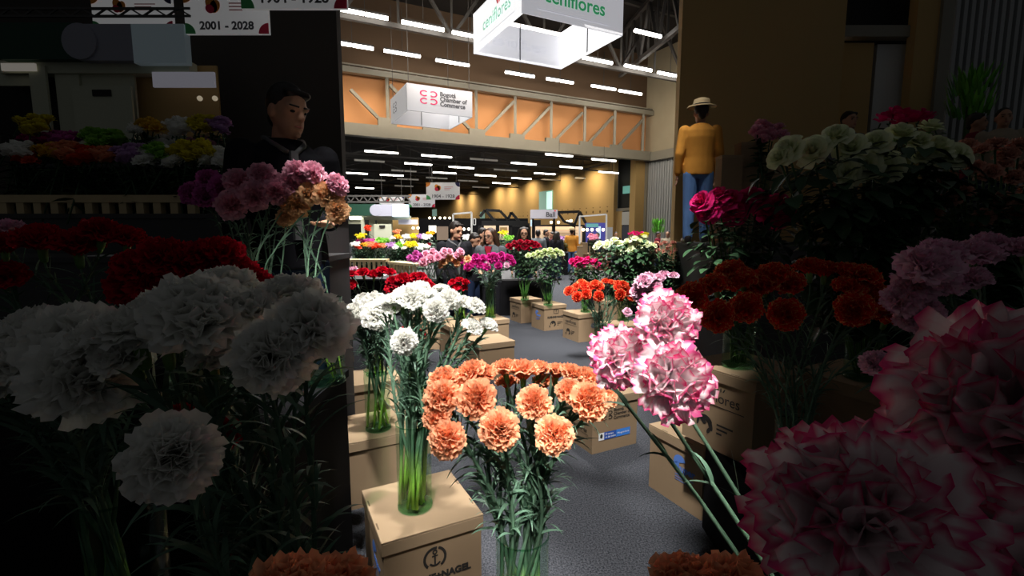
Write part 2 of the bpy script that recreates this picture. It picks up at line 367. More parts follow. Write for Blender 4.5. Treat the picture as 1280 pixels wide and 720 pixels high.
def rowlabels(pts, nrows, desc, where, cap=17):
    """labels that pick each head out by its row in the bunch and its place along that row"""
    idx = sorted(range(len(pts)), key=lambda i: pts[i][1]); n = len(idx); lab = {}
    names = {1: [''], 2: ['upper', 'lower'], 3: ['top', 'middle', 'bottom'], 4: ['top', 'second', 'third', 'bottom']}[nrows]
    for k in range(nrows):
        row = sorted(idx[k * n // nrows:(k + 1) * n // nrows], key=lambda i: pts[i][0])
        for j, i in enumerate(row):
            pos = 'leftmost' if j == 0 else 'rightmost' if j == len(row) - 1 else ORD[j] + ' from left'
            lab[i] = f"{desc}, {pos}, {names[k]} row {where}" if nrows > 1 else f"{desc}, {pos} {where}"
    return lab
def spread_base(vb, P, r, rnd):
    d = Vector((P.x - vb.x, P.y - vb.y, 0)); L = d.length; d = d / L if L > 1e-6 else Vector((1, 0, 0))
    s = min(1, L / .25); a = rnd.uniform(0, 6.28); j = Vector((math.cos(a), math.sin(a), 0)) * r * .8 * rnd.random() ** .35
    o = d * (r * .45 * s) + j
    return o if o.length < r * .86 else o * (r * .86 / o.length)
def foot(o, r, rnd):
    a = rnd.uniform(0, 6.28); f = Vector((math.cos(a), math.sin(a), 0)) * r * .86 * rnd.random() ** .3 + o * .1
    return f if f.length < r * .86 else f * (r * .86 / f.length)
def bunch(kind, heads, vase_px, vase_d, vz, side, desc, where, group, color, rows, level, vr=.072, vh=.37, axis_out=.5, vase_label=None, keep=None, leafy=1.0, stem_r=.0032, lw=.0042, dz=0, cat=None, name=None, leaves=None, vase=True, vb=None, water=.45):
    """heads: (px, py, diameter px, facing 0..1[, depth offset[, colour]])"""
    cat = cat or kind; name = name or kind
    if vb is None:
        if side: x, y, d = near(*vase_px, vase_d); vb = at(x, y, d)
        else: vb = at_z(*vase_px, vz)
    rnd = random.Random(len(heads) * 13 + int(vase_px[0]) + (5 if side else 0))
    hs = []
    for h in heads:
        px, py, dia, f = h[:4]; off = h[4] if len(h) > 4 else 0; col = h[5] if len(h) > 5 else color; d = vase_d + off
        if side:
            px, py, d = near(px, py, vase_d); d += off * .7; dia *= MAG
            if keep and not keep(px + (.42 if px < 640 else -.42) * dia, py): continue
        hs.append((px, py, dia, f, d, col))
    groups = {}
    for h in hs: groups.setdefault(h[5], []).append(h)
    dd = desc if isinstance(desc, dict) else {color: desc}
    for col, L in groups.items():
        labs = rowlabels([(h[0], h[1]) for h in L], rows if len(L) > 5 else 1, dd[col], where)
        for i, (px, py, dia, f, d, _) in enumerate(L):
            P = at(px, py, d); rad = dia / 2 * d / FPX * 1.04
            out = Vector((P.x - vb.x, P.y - vb.y, 0)); toc = (EYEV - P).normalized()
            n = Vector((0, 0, 1)) * (1 - f) + toc * f + out * axis_out * 2.2 + Vector((rnd.uniform(-.12, .12), rnd.uniform(-.12, .12), 0))
            o = spread_base(vb, P, vr, rnd); ft = foot(o, vr, rnd); B = vb + Vector((ft.x, ft.y, .022)); M = vb + Vector((o.x, o.y, vh))
            if kind == 'carnation': carnation(name, labs[i], cat, group, col, P, n, rad, B, M, level, leafy, stem_r, lw, rnd)
            else: rose(name, labs[i], cat, group, col, P, n, rad, vb + Vector((o.x * .5, o.y * .5, .022)), level, leaves, rnd)
    if vase: glass_vase(vase_label or f'clear glass vase {where}', vb, vr, vh, water)
    return vb
# ------------------------------------------------------------------ setting
def at_y(px, py, Y):
    r = ray(px, py); return EYEV + r * (Y / r.y)
def carpet_mat():
    m, nt, b = new_mat('charcoal_carpet'); L = nt.links.new
    tc = N(nt, 'ShaderNodeTexCoord'); nz = N(nt, 'ShaderNodeTexNoise'); nz.inputs['Scale'].default_value = 110; nz.inputs['Detail'].default_value = 3; nz.inputs['Roughness'].default_value = .75
    L(tc.outputs['Object'], nz.inputs['Vector'])
    cr = N(nt, 'ShaderNodeValToRGB'); cr.color_ramp.elements[0].position = .35; cr.color_ramp.elements[0].color = (.009, .010, .013, 1)
    cr.color_ramp.elements[1].position = .72; cr.color_ramp.elements[1].color = (.085, .089, .10, 1)
    L(nz.outputs['Fac'], cr.inputs[0]); L(cr.outputs[0], b.inputs['Base Color']); b.inputs['Roughness'].default_value = .95; b.inputs['Specular IOR Level'].default_value = .1
    bp = N(nt, 'ShaderNodeBump'); bp.inputs['Strength'].default_value = .5; bp.inputs['Distance'].default_value = .004; L(nz.outputs['Fac'], bp.inputs['Height']); L(bp.outputs[0], b.inputs['Normal'])
    return m
CARD = mat('kraft_cardboard', (.28, .195, .117), .85, spec=.15, var=.05, scale=9)
CARD2 = mat('lit_kraft_lid', (.305, .217, .132), .85, spec=.15, var=.04, scale=7)  # lid a touch lighter than the body: overhead light put into its colour
INK = mat('black_ink', (.02, .018, .016), .7); BLUEINK = mat('blue_ink', (.10, .22, .62), .7); WINK = mat('white_ink', (.8, .8, .8), .6)
BLUE1 = mat('deep_blue_ink', (.02, .09, .42), .6); BLUE2 = mat('bright_blue_ink', (.05, .22, .68), .6)
STEEL = mat('painted_steel', (.26, .24, .19), .5, var=.06, scale=3); DSTEEL = mat('dark_roof_steel', (.075, .07, .065), .6)
ROOF = mat('dark_roof', (.025, .022, .02), .9); BLACKC = mat('black_cloth', (.008, .008, .009), .9, spec=.1, var=.2, scale=6)
GREYC = mat('charcoal_tabletop', (.075, .074, .076), .8, spec=.2, var=.08, scale=5); WHITE = mat('white_paint', (.78, .78, .76), .5)
SHADEDW = mat('shaded_upper_wall', (.13, .080, .046), .85, var=.08, scale=.6); ORW = mat('orange_wall_panel', (.66, .31, .125), .8, var=.06, scale=.8)  # upper wall colour darkened for the shade above the lamps, same wall as below
TANW = mat('tan_wall', (.52, .34, .13), .85, var=.06, scale=1.5); CONC = mat('pale_concrete', (.40, .34, .23), .85, var=.08, scale=1.2)
GREYP = mat('grey_corrugated', (.40, .405, .40), .5); DARK = mat('dark_void', (.012, .014, .013), .8); SLOT = mat('slot_shadow', (.12, .08, .045), .9)
CREAM = mat('cream_wall', (.55, .56, .42), .8); WOOD = mat('pale_wood', (.62, .48, .27), .6, var=.12, scale=12); BLACKM = mat('black_metal', (.012, .012, .012), .45)
FABC = mat('hanging_fabric', (.58, .58, .61), .8, emit=(.93, .93, 1), es=.06); FABC2 = mat('hanging_fabric_lit_side', (.66, .66, .68), .8, emit=(1, 1, 1), es=.30)  # side faces brighter: light on them put into colour and glow
FABW = mat('lit_white_fabric', (.85, .85, .88), .8, emit=(.93, .93, 1), es=.36); FABW2 = mat('lit_white_fabric_side', (.85, .85, .88), .8, emit=(1, 1, 1), es=.95)  # side faces glow more than the front, standing in for light on them
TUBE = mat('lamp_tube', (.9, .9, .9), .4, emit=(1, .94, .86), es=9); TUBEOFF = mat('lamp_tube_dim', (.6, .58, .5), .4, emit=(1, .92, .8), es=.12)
fl = MB(); fl.add([(-70, -6, 0), (70, -6, 0), (70, 130, 0), (-70, 130, 0)], [(0, 1, 2, 3)]); struct('floor', fl, carpet_mat())
D = 28.0
pc = at_u(806, 197, D); W = pc.dot(AL)
zb = at_u(438, 165, D).z; zt = at_u(438, 93, D).z; ztop = at_u(438, 14, D).z + 1.0
def hbox(mb, w0, w1, u0, u1, z0, z1):
    M = Matrix(((AL.x, AX.x, 0, 0), (AL.y, AX.y, 0, 0), (0, 0, 1, 0), (0, 0, 0, 1))); return mb.box(w0, w1, u0, u1, z0, z1, M)
m = MB(); hbox(m, -40, W, D, D + .4, zt, ztop); struct('wall_bulkhead', m, SHADEDW)
m = MB(); hbox(m, -40, W, D, D + .4, zb, zt); struct('wall_bulkhead_panel', m, ORW)
# right side wall of the near hall and its ledge, column and corrugated door
m = MB(); hbox(m, W, W + .5, 14, D + .4, zb - .2, ztop + 3); struct('wall_right_upper', m, CONC)
m = MB(); hbox(m, W - .35, W + .1, 14, D - .3, zb - .35, zb + .25); hbox(m, W - .35, W, D - 1.0, D - .3, zb - .35, zb + .25); struct('trim_1', m, STEEL)
m = MB(); hbox(m, W + .12, W + .4, 14, D - .2, 0, zb - .2)
for i in range(53): hbox(m, W + .04, W + .14, 15 + i * .24, 15 + i * .24 + .12, 0, zb - .25)
struct('door_1', m, GREYP)
pj = at_u(793, 240, D); wj = pj.dot(AL)
m = MB(); hbox(m, wj, wj + .85, D - .1, D + .5, 0, zb); struct('wall_column', m, TANW)
m = MB(); hbox(m, wj + .85, W + .3, D - .35, D + .1, 0, zb - .1); struct('trim_2', m, STEEL)
# the hall beyond
W2 = W + 1.0; H2 = zb + .55
p7 = at_w(767, 260, W2); u7 = p7.dot(AX)
def perf_mat():
    m, nt, b = new_mat('perforated_tan_wall'); L = nt.links.new
    tc = N(nt, 'ShaderNodeTexCoord'); vo = N(nt, 'ShaderNodeTexVoronoi'); vo.inputs['Scale'].default_value = 2.2; vo.inputs['Randomness'].default_value = 0
    L(tc.outputs['Object'], vo.inputs['Vector'])
    mr = N(nt, 'ShaderNodeMath', operation='LESS_THAN'); mr.inputs[1].default_value = .26; L(vo.outputs['Distance'], mr.inputs[0])
    sx = N(nt, 'ShaderNodeSeparateXYZ'); L(tc.outputs['Object'], sx.inputs[0])
    md = N(nt, 'ShaderNodeMath', operation='PINGPONG'); md.inputs[1].default_value = 1.15; L(sx.outputs['Z'], md.inputs[0])
    g = N(nt, 'ShaderNodeMath', operation='GREATER_THAN'); g.inputs[1].default_value = .62; L(md.outputs[0], g.inputs[0])
    lz = N(nt, 'ShaderNodeMath', operation='LESS_THAN'); lz.inputs[1].default_value = 3.6; L(sx.outputs['Z'], lz.inputs[0])
    mu = N(nt, 'ShaderNodeMath', operation='MULTIPLY'); L(mr.outputs[0], mu.inputs[0]); L(g.outputs[0], mu.inputs[1])
    mu2 = N(nt, 'ShaderNodeMath', operation='MULTIPLY'); L(mu.outputs[0], mu2.inputs[0]); L(lz.outputs[0], mu2.inputs[1])
    mx = N(nt, 'ShaderNodeMixRGB'); mx.inputs[1].default_value = (.50, .33, .13, 1); mx.inputs[2].default_value = (.16, .09, .03, 1); L(mu2.outputs[0], mx.inputs[0]); L(mx.outputs[0], b.inputs['Base Color']); b.inputs['Roughness'].default_value = .85
    return m
PERF = perf_mat()
m = MB(); hbox(m, W2, W2 + .4, u7, 110, 0, H2); struct('wall_right', m, PERF)
m = MB(); hbox(m, W2 + .45, W2 + .6, D + .4, u7, 0, H2); struct('wall_recess', m, DARK)
def wq(px0, py0, px1, py1, w, t=.12):
    a = at_w(px0, py0, w); b = at_w(px1, py1, w); mb = MB(); hbox(mb, w - t, w, min(a.dot(AX), b.dot(AX)), max(a.dot(AX), b.dot(AX)), min(a.z, b.z), max(a.z, b.z)); return mb
struct('window_1', wq(780, 233, 793, 241, W2 + .42), mat('teal_glass', (.10, .30, .26), .2, emit=(.2, .6, .5), es=.35))
struct('wall_recess_lower', wq(767, 262, 778, 300, W2 + .42), TANW); struct('door_2', wq(779, 265, 792, 281, W2 + .41), mat('white_door_panel', (.6, .6, .58), .5)); struct('door_3', wq(779, 282, 792, 300, W2 + .41), mat('blue_grey_door', (.06, .07, .10), .5)); struct('trim_3', wq(767, 261, 794, 263, W2 + .36), STEEL)
GW = mat('green_window_glass', (.22, .36, .30), .2, emit=(.55, .9, .75), es=.25); GW2 = mat('bright_window_glass', (.5, .8, .7), .2, emit=(.6, 1, .85), es=.9)
o = struct('window_2', wq(675, 240, 691, 262, W2 - .02), GW); wq(684.5, 240, 690, 261, W2 - .16).build('bright_pane', GW2, o)
struct('window_3', wq(601, 265, 606, 274, W2 - .02), GW); struct('window_4', wq(541, 262, 546, 270, W2 - .02), GW)
m = MB(); hbox(m, -40, W2 + 3, 108, 108.4, 0, H2); struct('wall_back', m, TANW)
m = MB(); hbox(m, -40.4, -40, 0, 110, 0, ztop + 3); struct('wall_left', m, CONC)
m = MB(); hbox(m, -40, W2 + 4, D + .4, 110, H2, H2 + .3); struct('ceiling_beyond', m, ROOF)
m = MB(); hbox(m, -40, W + 1, 9, D + .4, ztop, ztop + .3); struct('ceiling', m, ROOF)
# roof trusses: each its own object
def roof_truss(label, a, b, h, n, r=.09, mt=DSTEEL, group=None):
    t = thing('roof_truss', label, 'truss', a, 0, group); A = Vector((0, 0, 0)); Bv = b - a; U = Vector((0, 0, h))
    m = MB(); m.bar(A, Bv, r * 2); m.build('bottom_chord', mt, t); m = MB(); m.bar(A + U, Bv + U, r * 2); m.build('top_chord', mt, t)
    for i in range(n):
        p = Bv * (i / n); q = Bv * ((i + 1) / n); m = MB()
        if i % 2: m.bar(p, q + U, r * 1.4)
        else: m.bar(p + U, q, r * 1.4)
        m.build('diagonal', mt, t)
        m = MB(); m.bar(q, q + U, r); m.build('vertical_strut', mt, t)
    return t
zc = at_u(438, 22, 22).z
roof_truss('dark roof truss crossing nearest the brown wall', hall(-14, 22, zc), hall(W, 22, zc), ztop - zc - .15, 16, .10)
roof_truss('dark roof truss above the large square banner', hall(-10, 15.5, 11.9), hall(W, 15.5, 11.9), ztop - 12.05, 14, .10)
p = at_u(775, 95, 26); a = at_u(842, 20, 15)
roof_truss('sloping roof truss rising at upper right', Vector((p.x, p.y, p.z)), Vector((a.x + .8, a.y, a.z)), 2.6, 8, .10)
for i, u in enumerate((33, 41, 50, 62, 76)):
    roof_truss(f'{ORD[i]} dark truss counted away from the opening, under the far ceiling', hall(-16, u, H2 - .95), hall(W2, u, H2 - .95), .8, 14, .05)
# trussed girder over the opening
g = thing('trussed_girder', 'long pale steel truss girder over the wide hall opening', 'girder', hall(0, D - .7))
gi = lambda v: v - g.location
m = MB(); a = hall(-39.5, D - .7, zb); b = hall(W - .2, D - .7, zb); m.bar(gi(a), gi(b), .5, .62); m.build('bottom_flange', STEEL, g)
m = MB(); a = hall(-39.5, D - .7, zt); b = hall(W - .1, D - .7, zt); m.bar(gi(a), gi(b), .4, .30); m.bar(gi(a + Vector((0, 0, .3))), gi(b + Vector((0, 0, .3))), .12, .08)
for i in range(90): c = a + (b - a) * (i / 90); m.bar(gi(c), gi(c + Vector((0, 0, .3))), .06)
m.build('top_flange', STEEL, g)
for x in (485.5, 595.5, 644, 689, 731, 768.5, 804):
    q = at_u(x, 150, D - .7); m = MB(); m.bar(gi(Vector((q.x, q.y, zb))), gi(Vector((q.x, q.y, zt))), .22, .16); m.build('vertical_strut', STEEL, g)
for x0, y0, x1, y1 in ((438, 112, 482, 157), (487, 106, 539, 163), (541, 163, 590, 118), (560, 132, 594, 169), (600, 170, 642, 127), (649, 174, 687, 134), (691, 178, 728, 141), (733, 182, 766, 146), (771, 185, 803, 150)):
    m = MB(); m.bar(gi(at_u(x0, y0, D - .7)), gi(at_u(x1, y1, D - .7)), .18, .16); m.build('diagonal_brace', STEEL, g)
for x, y in ((484, 155), (539, 163), (596, 168), (646, 174), (690, 179), (732, 183), (770, 187)):
    q = at_u(x, y, D - .8); m = MB(); M = Matrix(((AL.x, AX.x, 0, q.x), (AL.y, AX.y, 0, q.y), (0, 0, 1, q.z), (0, 0, 0, 1))); m.box(-.5, .5, -.1, .1, -.3, .3, M)
    for v in range(len(m.v)): m.v[v] = tuple(Vector(m.v[v]) - g.location)
    m.build('gusset_plate', STEEL, g)
# ------------------------------------------------------------------ pendant lamps
def lamp_meshes(L, r, tube):
    out = []
    for s in (-1, 1):
        m = MB(); m.tube([(s * L * .02 if s > 0 else -L * .5, 0, 0), (L * .5 if s > 0 else -L * .02, 0, 0)], r, 8); out.append(m.mesh('tube', tube))
    m = MB(); m.box(-L * .5, L * .5, -r * .9, r * .9, r * .7, r * 1.7); out.append(m.mesh('housing', DSTEEL))
    return out
LM = lamp_meshes(1.9, .085, TUBE); LMF = lamp_meshes(2.0, .06, TUBE); LMO = lamp_meshes(2.0, .07, TUBEOFF)
WIRE = MB().bar((0, 0, .1), (0, 0, 2.2), .025).mesh('suspension_cable', DSTEEL); WIREF = MB().bar((0, 0, .1), (0, 0, .9), .02).mesh('suspension_cable', DSTEEL)
def pendant(p, label, ms, wire, group, sc=1):
    t = thing('pendant_lamp', label, 'lamp', p, YAW, group); t.scale = (sc, 1, 1)
    for me in ms[:2]: obj('tube', me, t)
    obj('housing', ms[2], t); obj('suspension_cable', wire, t)
rowa = [(503, 67), (566, 78.5), (650, 93), (700, 101), (754.5, 109.5), (788, 115.5)]; rowb = [(456, 17.5), (529, 32.5), (590, 45), (747, 75.5), (798, 85), (838, 93.5)]; rowc = [(440, 56.5), (810, 42)]
for i, (x, y) in enumerate(rowa): pendant(at_u(x, y, 26.0), f'glowing twin tube lamp, {ORD[i]} from left in the lower row before the brown wall', LM, WIRE, 'pendant lamps')
for i, (x, y) in enumerate(rowb): pendant(at_u(x, y, 21.6), f'glowing twin tube lamp, {ORD[i]} from left in the upper row under the roof', LM, WIRE, 'pendant lamps')
pendant(at_u(*rowc[0], 24), 'glowing twin tube lamp cut by the edge, left of the lower row', LM, WIRE, 'pendant lamps'); pendant(at_u(*rowc[1], 17.5), 'glowing twin tube lamp right of the large square banner', LM, WIRE, 'pendant lamps', .8)
far = [(477, 190), (523, 205), (546, 195.3), (577, 209.3), (556, 216), (607, 219.4), (655, 204.5), (699, 194), (714, 209), (755, 200), (761, 215.5), (681, 217), (652, 223), (627, 229), (490, 219), (456, 235), (444, 216.5)]
faro = [(462, 201), (605, 199.5), (505, 213.5), (632, 212.5), (468, 225), (510, 224), (505, 232.5), (546, 222.5), (585, 226), (601, 234), (730, 223), (700, 231)]
lab = rowlabels(far, 4, 'bright tube lamp', 'below the far ceiling'); labo = rowlabels(faro, 3, 'unlit tube lamp', 'below the far ceiling')
for i, (x, y) in enumerate(far): pendant(at_z(x, y, H2 - 1.15), lab[i], LMF, WIREF, 'lamps of the far hall')
for i, (x, y) in enumerate(faro): pendant(at_z(x, y, H2 - 1.15), labo[i], LMO, WIREF, 'unlit lamps of the far hall')
# ------------------------------------------------------------------ hanging signs
def arc(mb, cx, cy, r0, r1, a0, a1, z=.0006, n=20, sx=1, sy=1):
    vs = []
    for i in range(n + 1):
        a = math.radians(a0 + (a1 - a0) * i / n)
        for r in (r0, r1): vs.append((cx + r * math.cos(a) * sx, cy + r * math.sin(a) * sy, z))
    return mb.add(vs, [(2 * i, 2 * i + 1, 2 * i + 3, 2 * i + 2) for i in range(n)])
def disc(mb, cx, cy, rx, ry, rot=0, z=.0006, n=16):
    c, s = math.cos(rot), math.sin(rot); vs = []
    for i in range(n):
        a = 2 * PI * i / n; x, y = rx * math.cos(a), ry * math.sin(a); vs.append((cx + x * c - y * s, cy + x * s + y * c, z))
    return mb.add(vs, [tuple(range(n))])
def rect(mb, x0, y0, x1, y1, z=.0006): return mb.add([(x0, y0, z), (x1, y0, z), (x1, y1, z), (x0, y1, z)], [(0, 1, 2, 3)])
def place(mb, name, m, parent, M): o = mb.build(name, m, parent); o.matrix_local = M; return o
def cc_logo(s, name, m, parent, M):
    mb = MB()
    for j in (1, -1): arc(mb, -.55 * s, j * .42 * s, .26 * s, .40 * s, 40, 320, sx=1.25, sy=.85); arc(mb, .55 * s, j * .42 * s, .26 * s, .40 * s, 220, 500, sx=1.25, sy=.85)
    return place(mb, name, m, parent, M)
SGREEN = mat('sign_green', (.06, .46, .19), .6, emit=(.06, .46, .19), es=.35); SRED = mat('sign_red', (.75, .05, .06), .6, emit=(.75, .05, .06), es=.35); SMAG = mat('sign_crimson', (.60, .02, .11), .6, emit=(.6, .02, .11), es=.3); SGREY = mat('sign_grey', (.10, .10, .11), .6); FAINT = mat('faint_print', (.72, .73, .78), .7, emit=(.9, .9, 1), es=.28)
SGREENL = mat('sign_green_lit_side', (.38, .68, .50), .6, emit=(.5, .9, .7), es=.6)  # paler copy of the green: brightness of the left face put into it
def ring_sign(label, npx, k, side, hgt, kind):
    o = at(*npx, k) if False else None
    base = at_y(npx[0], npx[1], k); t = thing('square_hanging_banner', label, 'hanging sign', base, YAW)
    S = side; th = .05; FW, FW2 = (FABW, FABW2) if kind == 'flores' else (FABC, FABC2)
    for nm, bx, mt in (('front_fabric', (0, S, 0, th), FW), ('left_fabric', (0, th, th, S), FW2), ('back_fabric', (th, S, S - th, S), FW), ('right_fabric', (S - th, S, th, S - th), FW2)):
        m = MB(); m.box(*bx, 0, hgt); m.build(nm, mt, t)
    for x, y in ((th * 1.5, S * .5), (S * .5, S - th * 1.5), (S - th * 1.5, S * .5), (S * .5, th * 1.5)):
        m = MB(); m.bar((x, y, .05), (x, y, hgt), S * .008); m.build('frame_pole', SGREY, t)
    for x, y in ((.1, .1), (S - .1, .1), (S - .1, S - .1), (.1, S - .1)):
        m = MB(); m.bar((x, y, hgt), (x, y, hgt + 4), .02); m.build('hanging_wire', DSTEEL, t)
    F = lambda x, z: face_M((x, -.01, z), (1, 0, 0), (0, 0, 1)); Lf = lambda y, z: face_M((-.01, y, z), (0, -1, 0), (0, 0, 1))
    if kind == 'flores':
        for f, a, sc, mg in ((F, S * .50, 1, SGREEN), (Lf, S * .48, .95, SGREENL)):
            textmesh('lettering', 'ceniflores', S * .155 * sc, mg, t, f(a, hgt * .47), bold=.012)
            mb = MB()
            for d, an in ((-.10, .5), (0, 0), (.10, -.5)): disc(mb, S * .05 * sc + d * S * .26, S * .09 + (0 if an else .025 * S), S * .013, S * .036, an)
            place(mb, 'red_petals', SRED, t, f(a, hgt * .50))
            mb = MB(); rect(mb, -S * .36, -.012, S * .36, .012); place(mb, 'tagline', FAINT, t, f(a, hgt * .16))
        textmesh('lettering', 'ceniflores', S * .16, FAINT, t, face_M((S * .5, S - th - .01, hgt * .45), (-1, 0, 0), (0, 0, 1)).to_4x4() @ Matrix.Rotation(0, 4, 'Y'))
    else:
        cc_logo(S * .125, 'crimson_logo', SMAG, t, F(S * .32, hgt * .56)); cc_logo(S * .10, 'dark_logo', SGREY, t, Lf(S * .70, hgt * .5))
        for i, w in enumerate(('Bogotá', 'Chamber of', 'Commerce')): textmesh('lettering', w, S * .086, SGREY, t, F(S * .49, hgt * (.74 - .19 * i)), 'LEFT', bold=.010)
    return t
ring_sign('large white square banner hanging high with green lettering', (653, 15.6), 15.0, 15 * .250, 1.36, 'flores')
ring_sign('smaller white square banner with crimson logo before the girder', (509, 137.5), 20.0, 20 * .141, 20 * .0525, 'chamber')
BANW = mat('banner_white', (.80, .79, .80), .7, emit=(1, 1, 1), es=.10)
BO = mat('banner_orange', (.85, .30, .05), .7); BR = mat('banner_red', (.70, .03, .08), .7); BN = mat('banner_navy', (.03, .03, .10), .7); BG = mat('banner_green', (.10, .50, .16), .7)
def flat_banner(label, x0, y0, x1, y1, Y, text, ceil):
    a = at_y(x0, y1, Y); b = at_y(x1, y0, Y); w = b.x - a.x; h = b.z - a.z
    t = thing('hanging_banner', label, 'banner', a)
    m = MB(); m.box(0, w, 0, .04, 0, h); m.build('panel', BANW, t)
    for x in (w * .1, w * .9): m = MB(); m.bar((x, .02, h), (x, .02, ceil - a.z), .025); m.build('hanging_rod', DSTEEL, t)
    M = face_M((0, -.004, 0), (1, 0, 0), (0, 0, 1)); r = h * .2
    for nm, c, mt, an in (('corner_orange', (0, h), BO, (270, 360)), ('corner_navy', (w, h), BN, (180, 270)), ('corner_green', (0, 0), BG, (0, 90)), ('corner_red', (w, 0), BR, (90, 180))):
        mb = MB(); arc(mb, c[0], c[1], 0, r * 1.3, *an); place(mb, nm, mt, t, M)
    mb = MB(); disc(mb, w * .33, h * .70, h * .13, h * .20, .5); disc(mb, w * .37, h * .66, h * .13, h * .17, -.5); place(mb, 'tulip_emblem', BO, t, M)
    mb = MB(); disc(mb, w * .31, h * .60, h * .10, h * .12, .9, .0012); place(mb, 'tulip_shade', BR, t, M)
    mb = MB(); [rect(mb, w * .54, h * z, w * (.8 - .05 * i), h * (z + .03)) for i, z in enumerate((.72, .64, .56))]; place(mb, 'small_print', mat('banner_pink', (.8, .35, .35), .7), t, M)
    textmesh('year_lettering', text, h * .27, SGREY, t, face_M((w * .5, -.006, h * .19), (1, 0, 0), (0, 0, 1)), bold=.004, sx=1.05)
    return t
flat_banner('white hanging banner with tulip emblem reading 1904 - 1928', 533, 228, 574.5, 249.5, 31, '1904 - 1928', H2 - .3)
flat_banner('white hanging banner reading 2001 - 2028, half behind its neighbour', 511, 243, 543.5, 259, 33, '2001 - 2028', H2 - .3)
flat_banner('farther tulip banner peeping over the lit booth fascia', 474.5, 245, 505, 258, 36, '2029 - 2050' if False else '', H2 - .3)
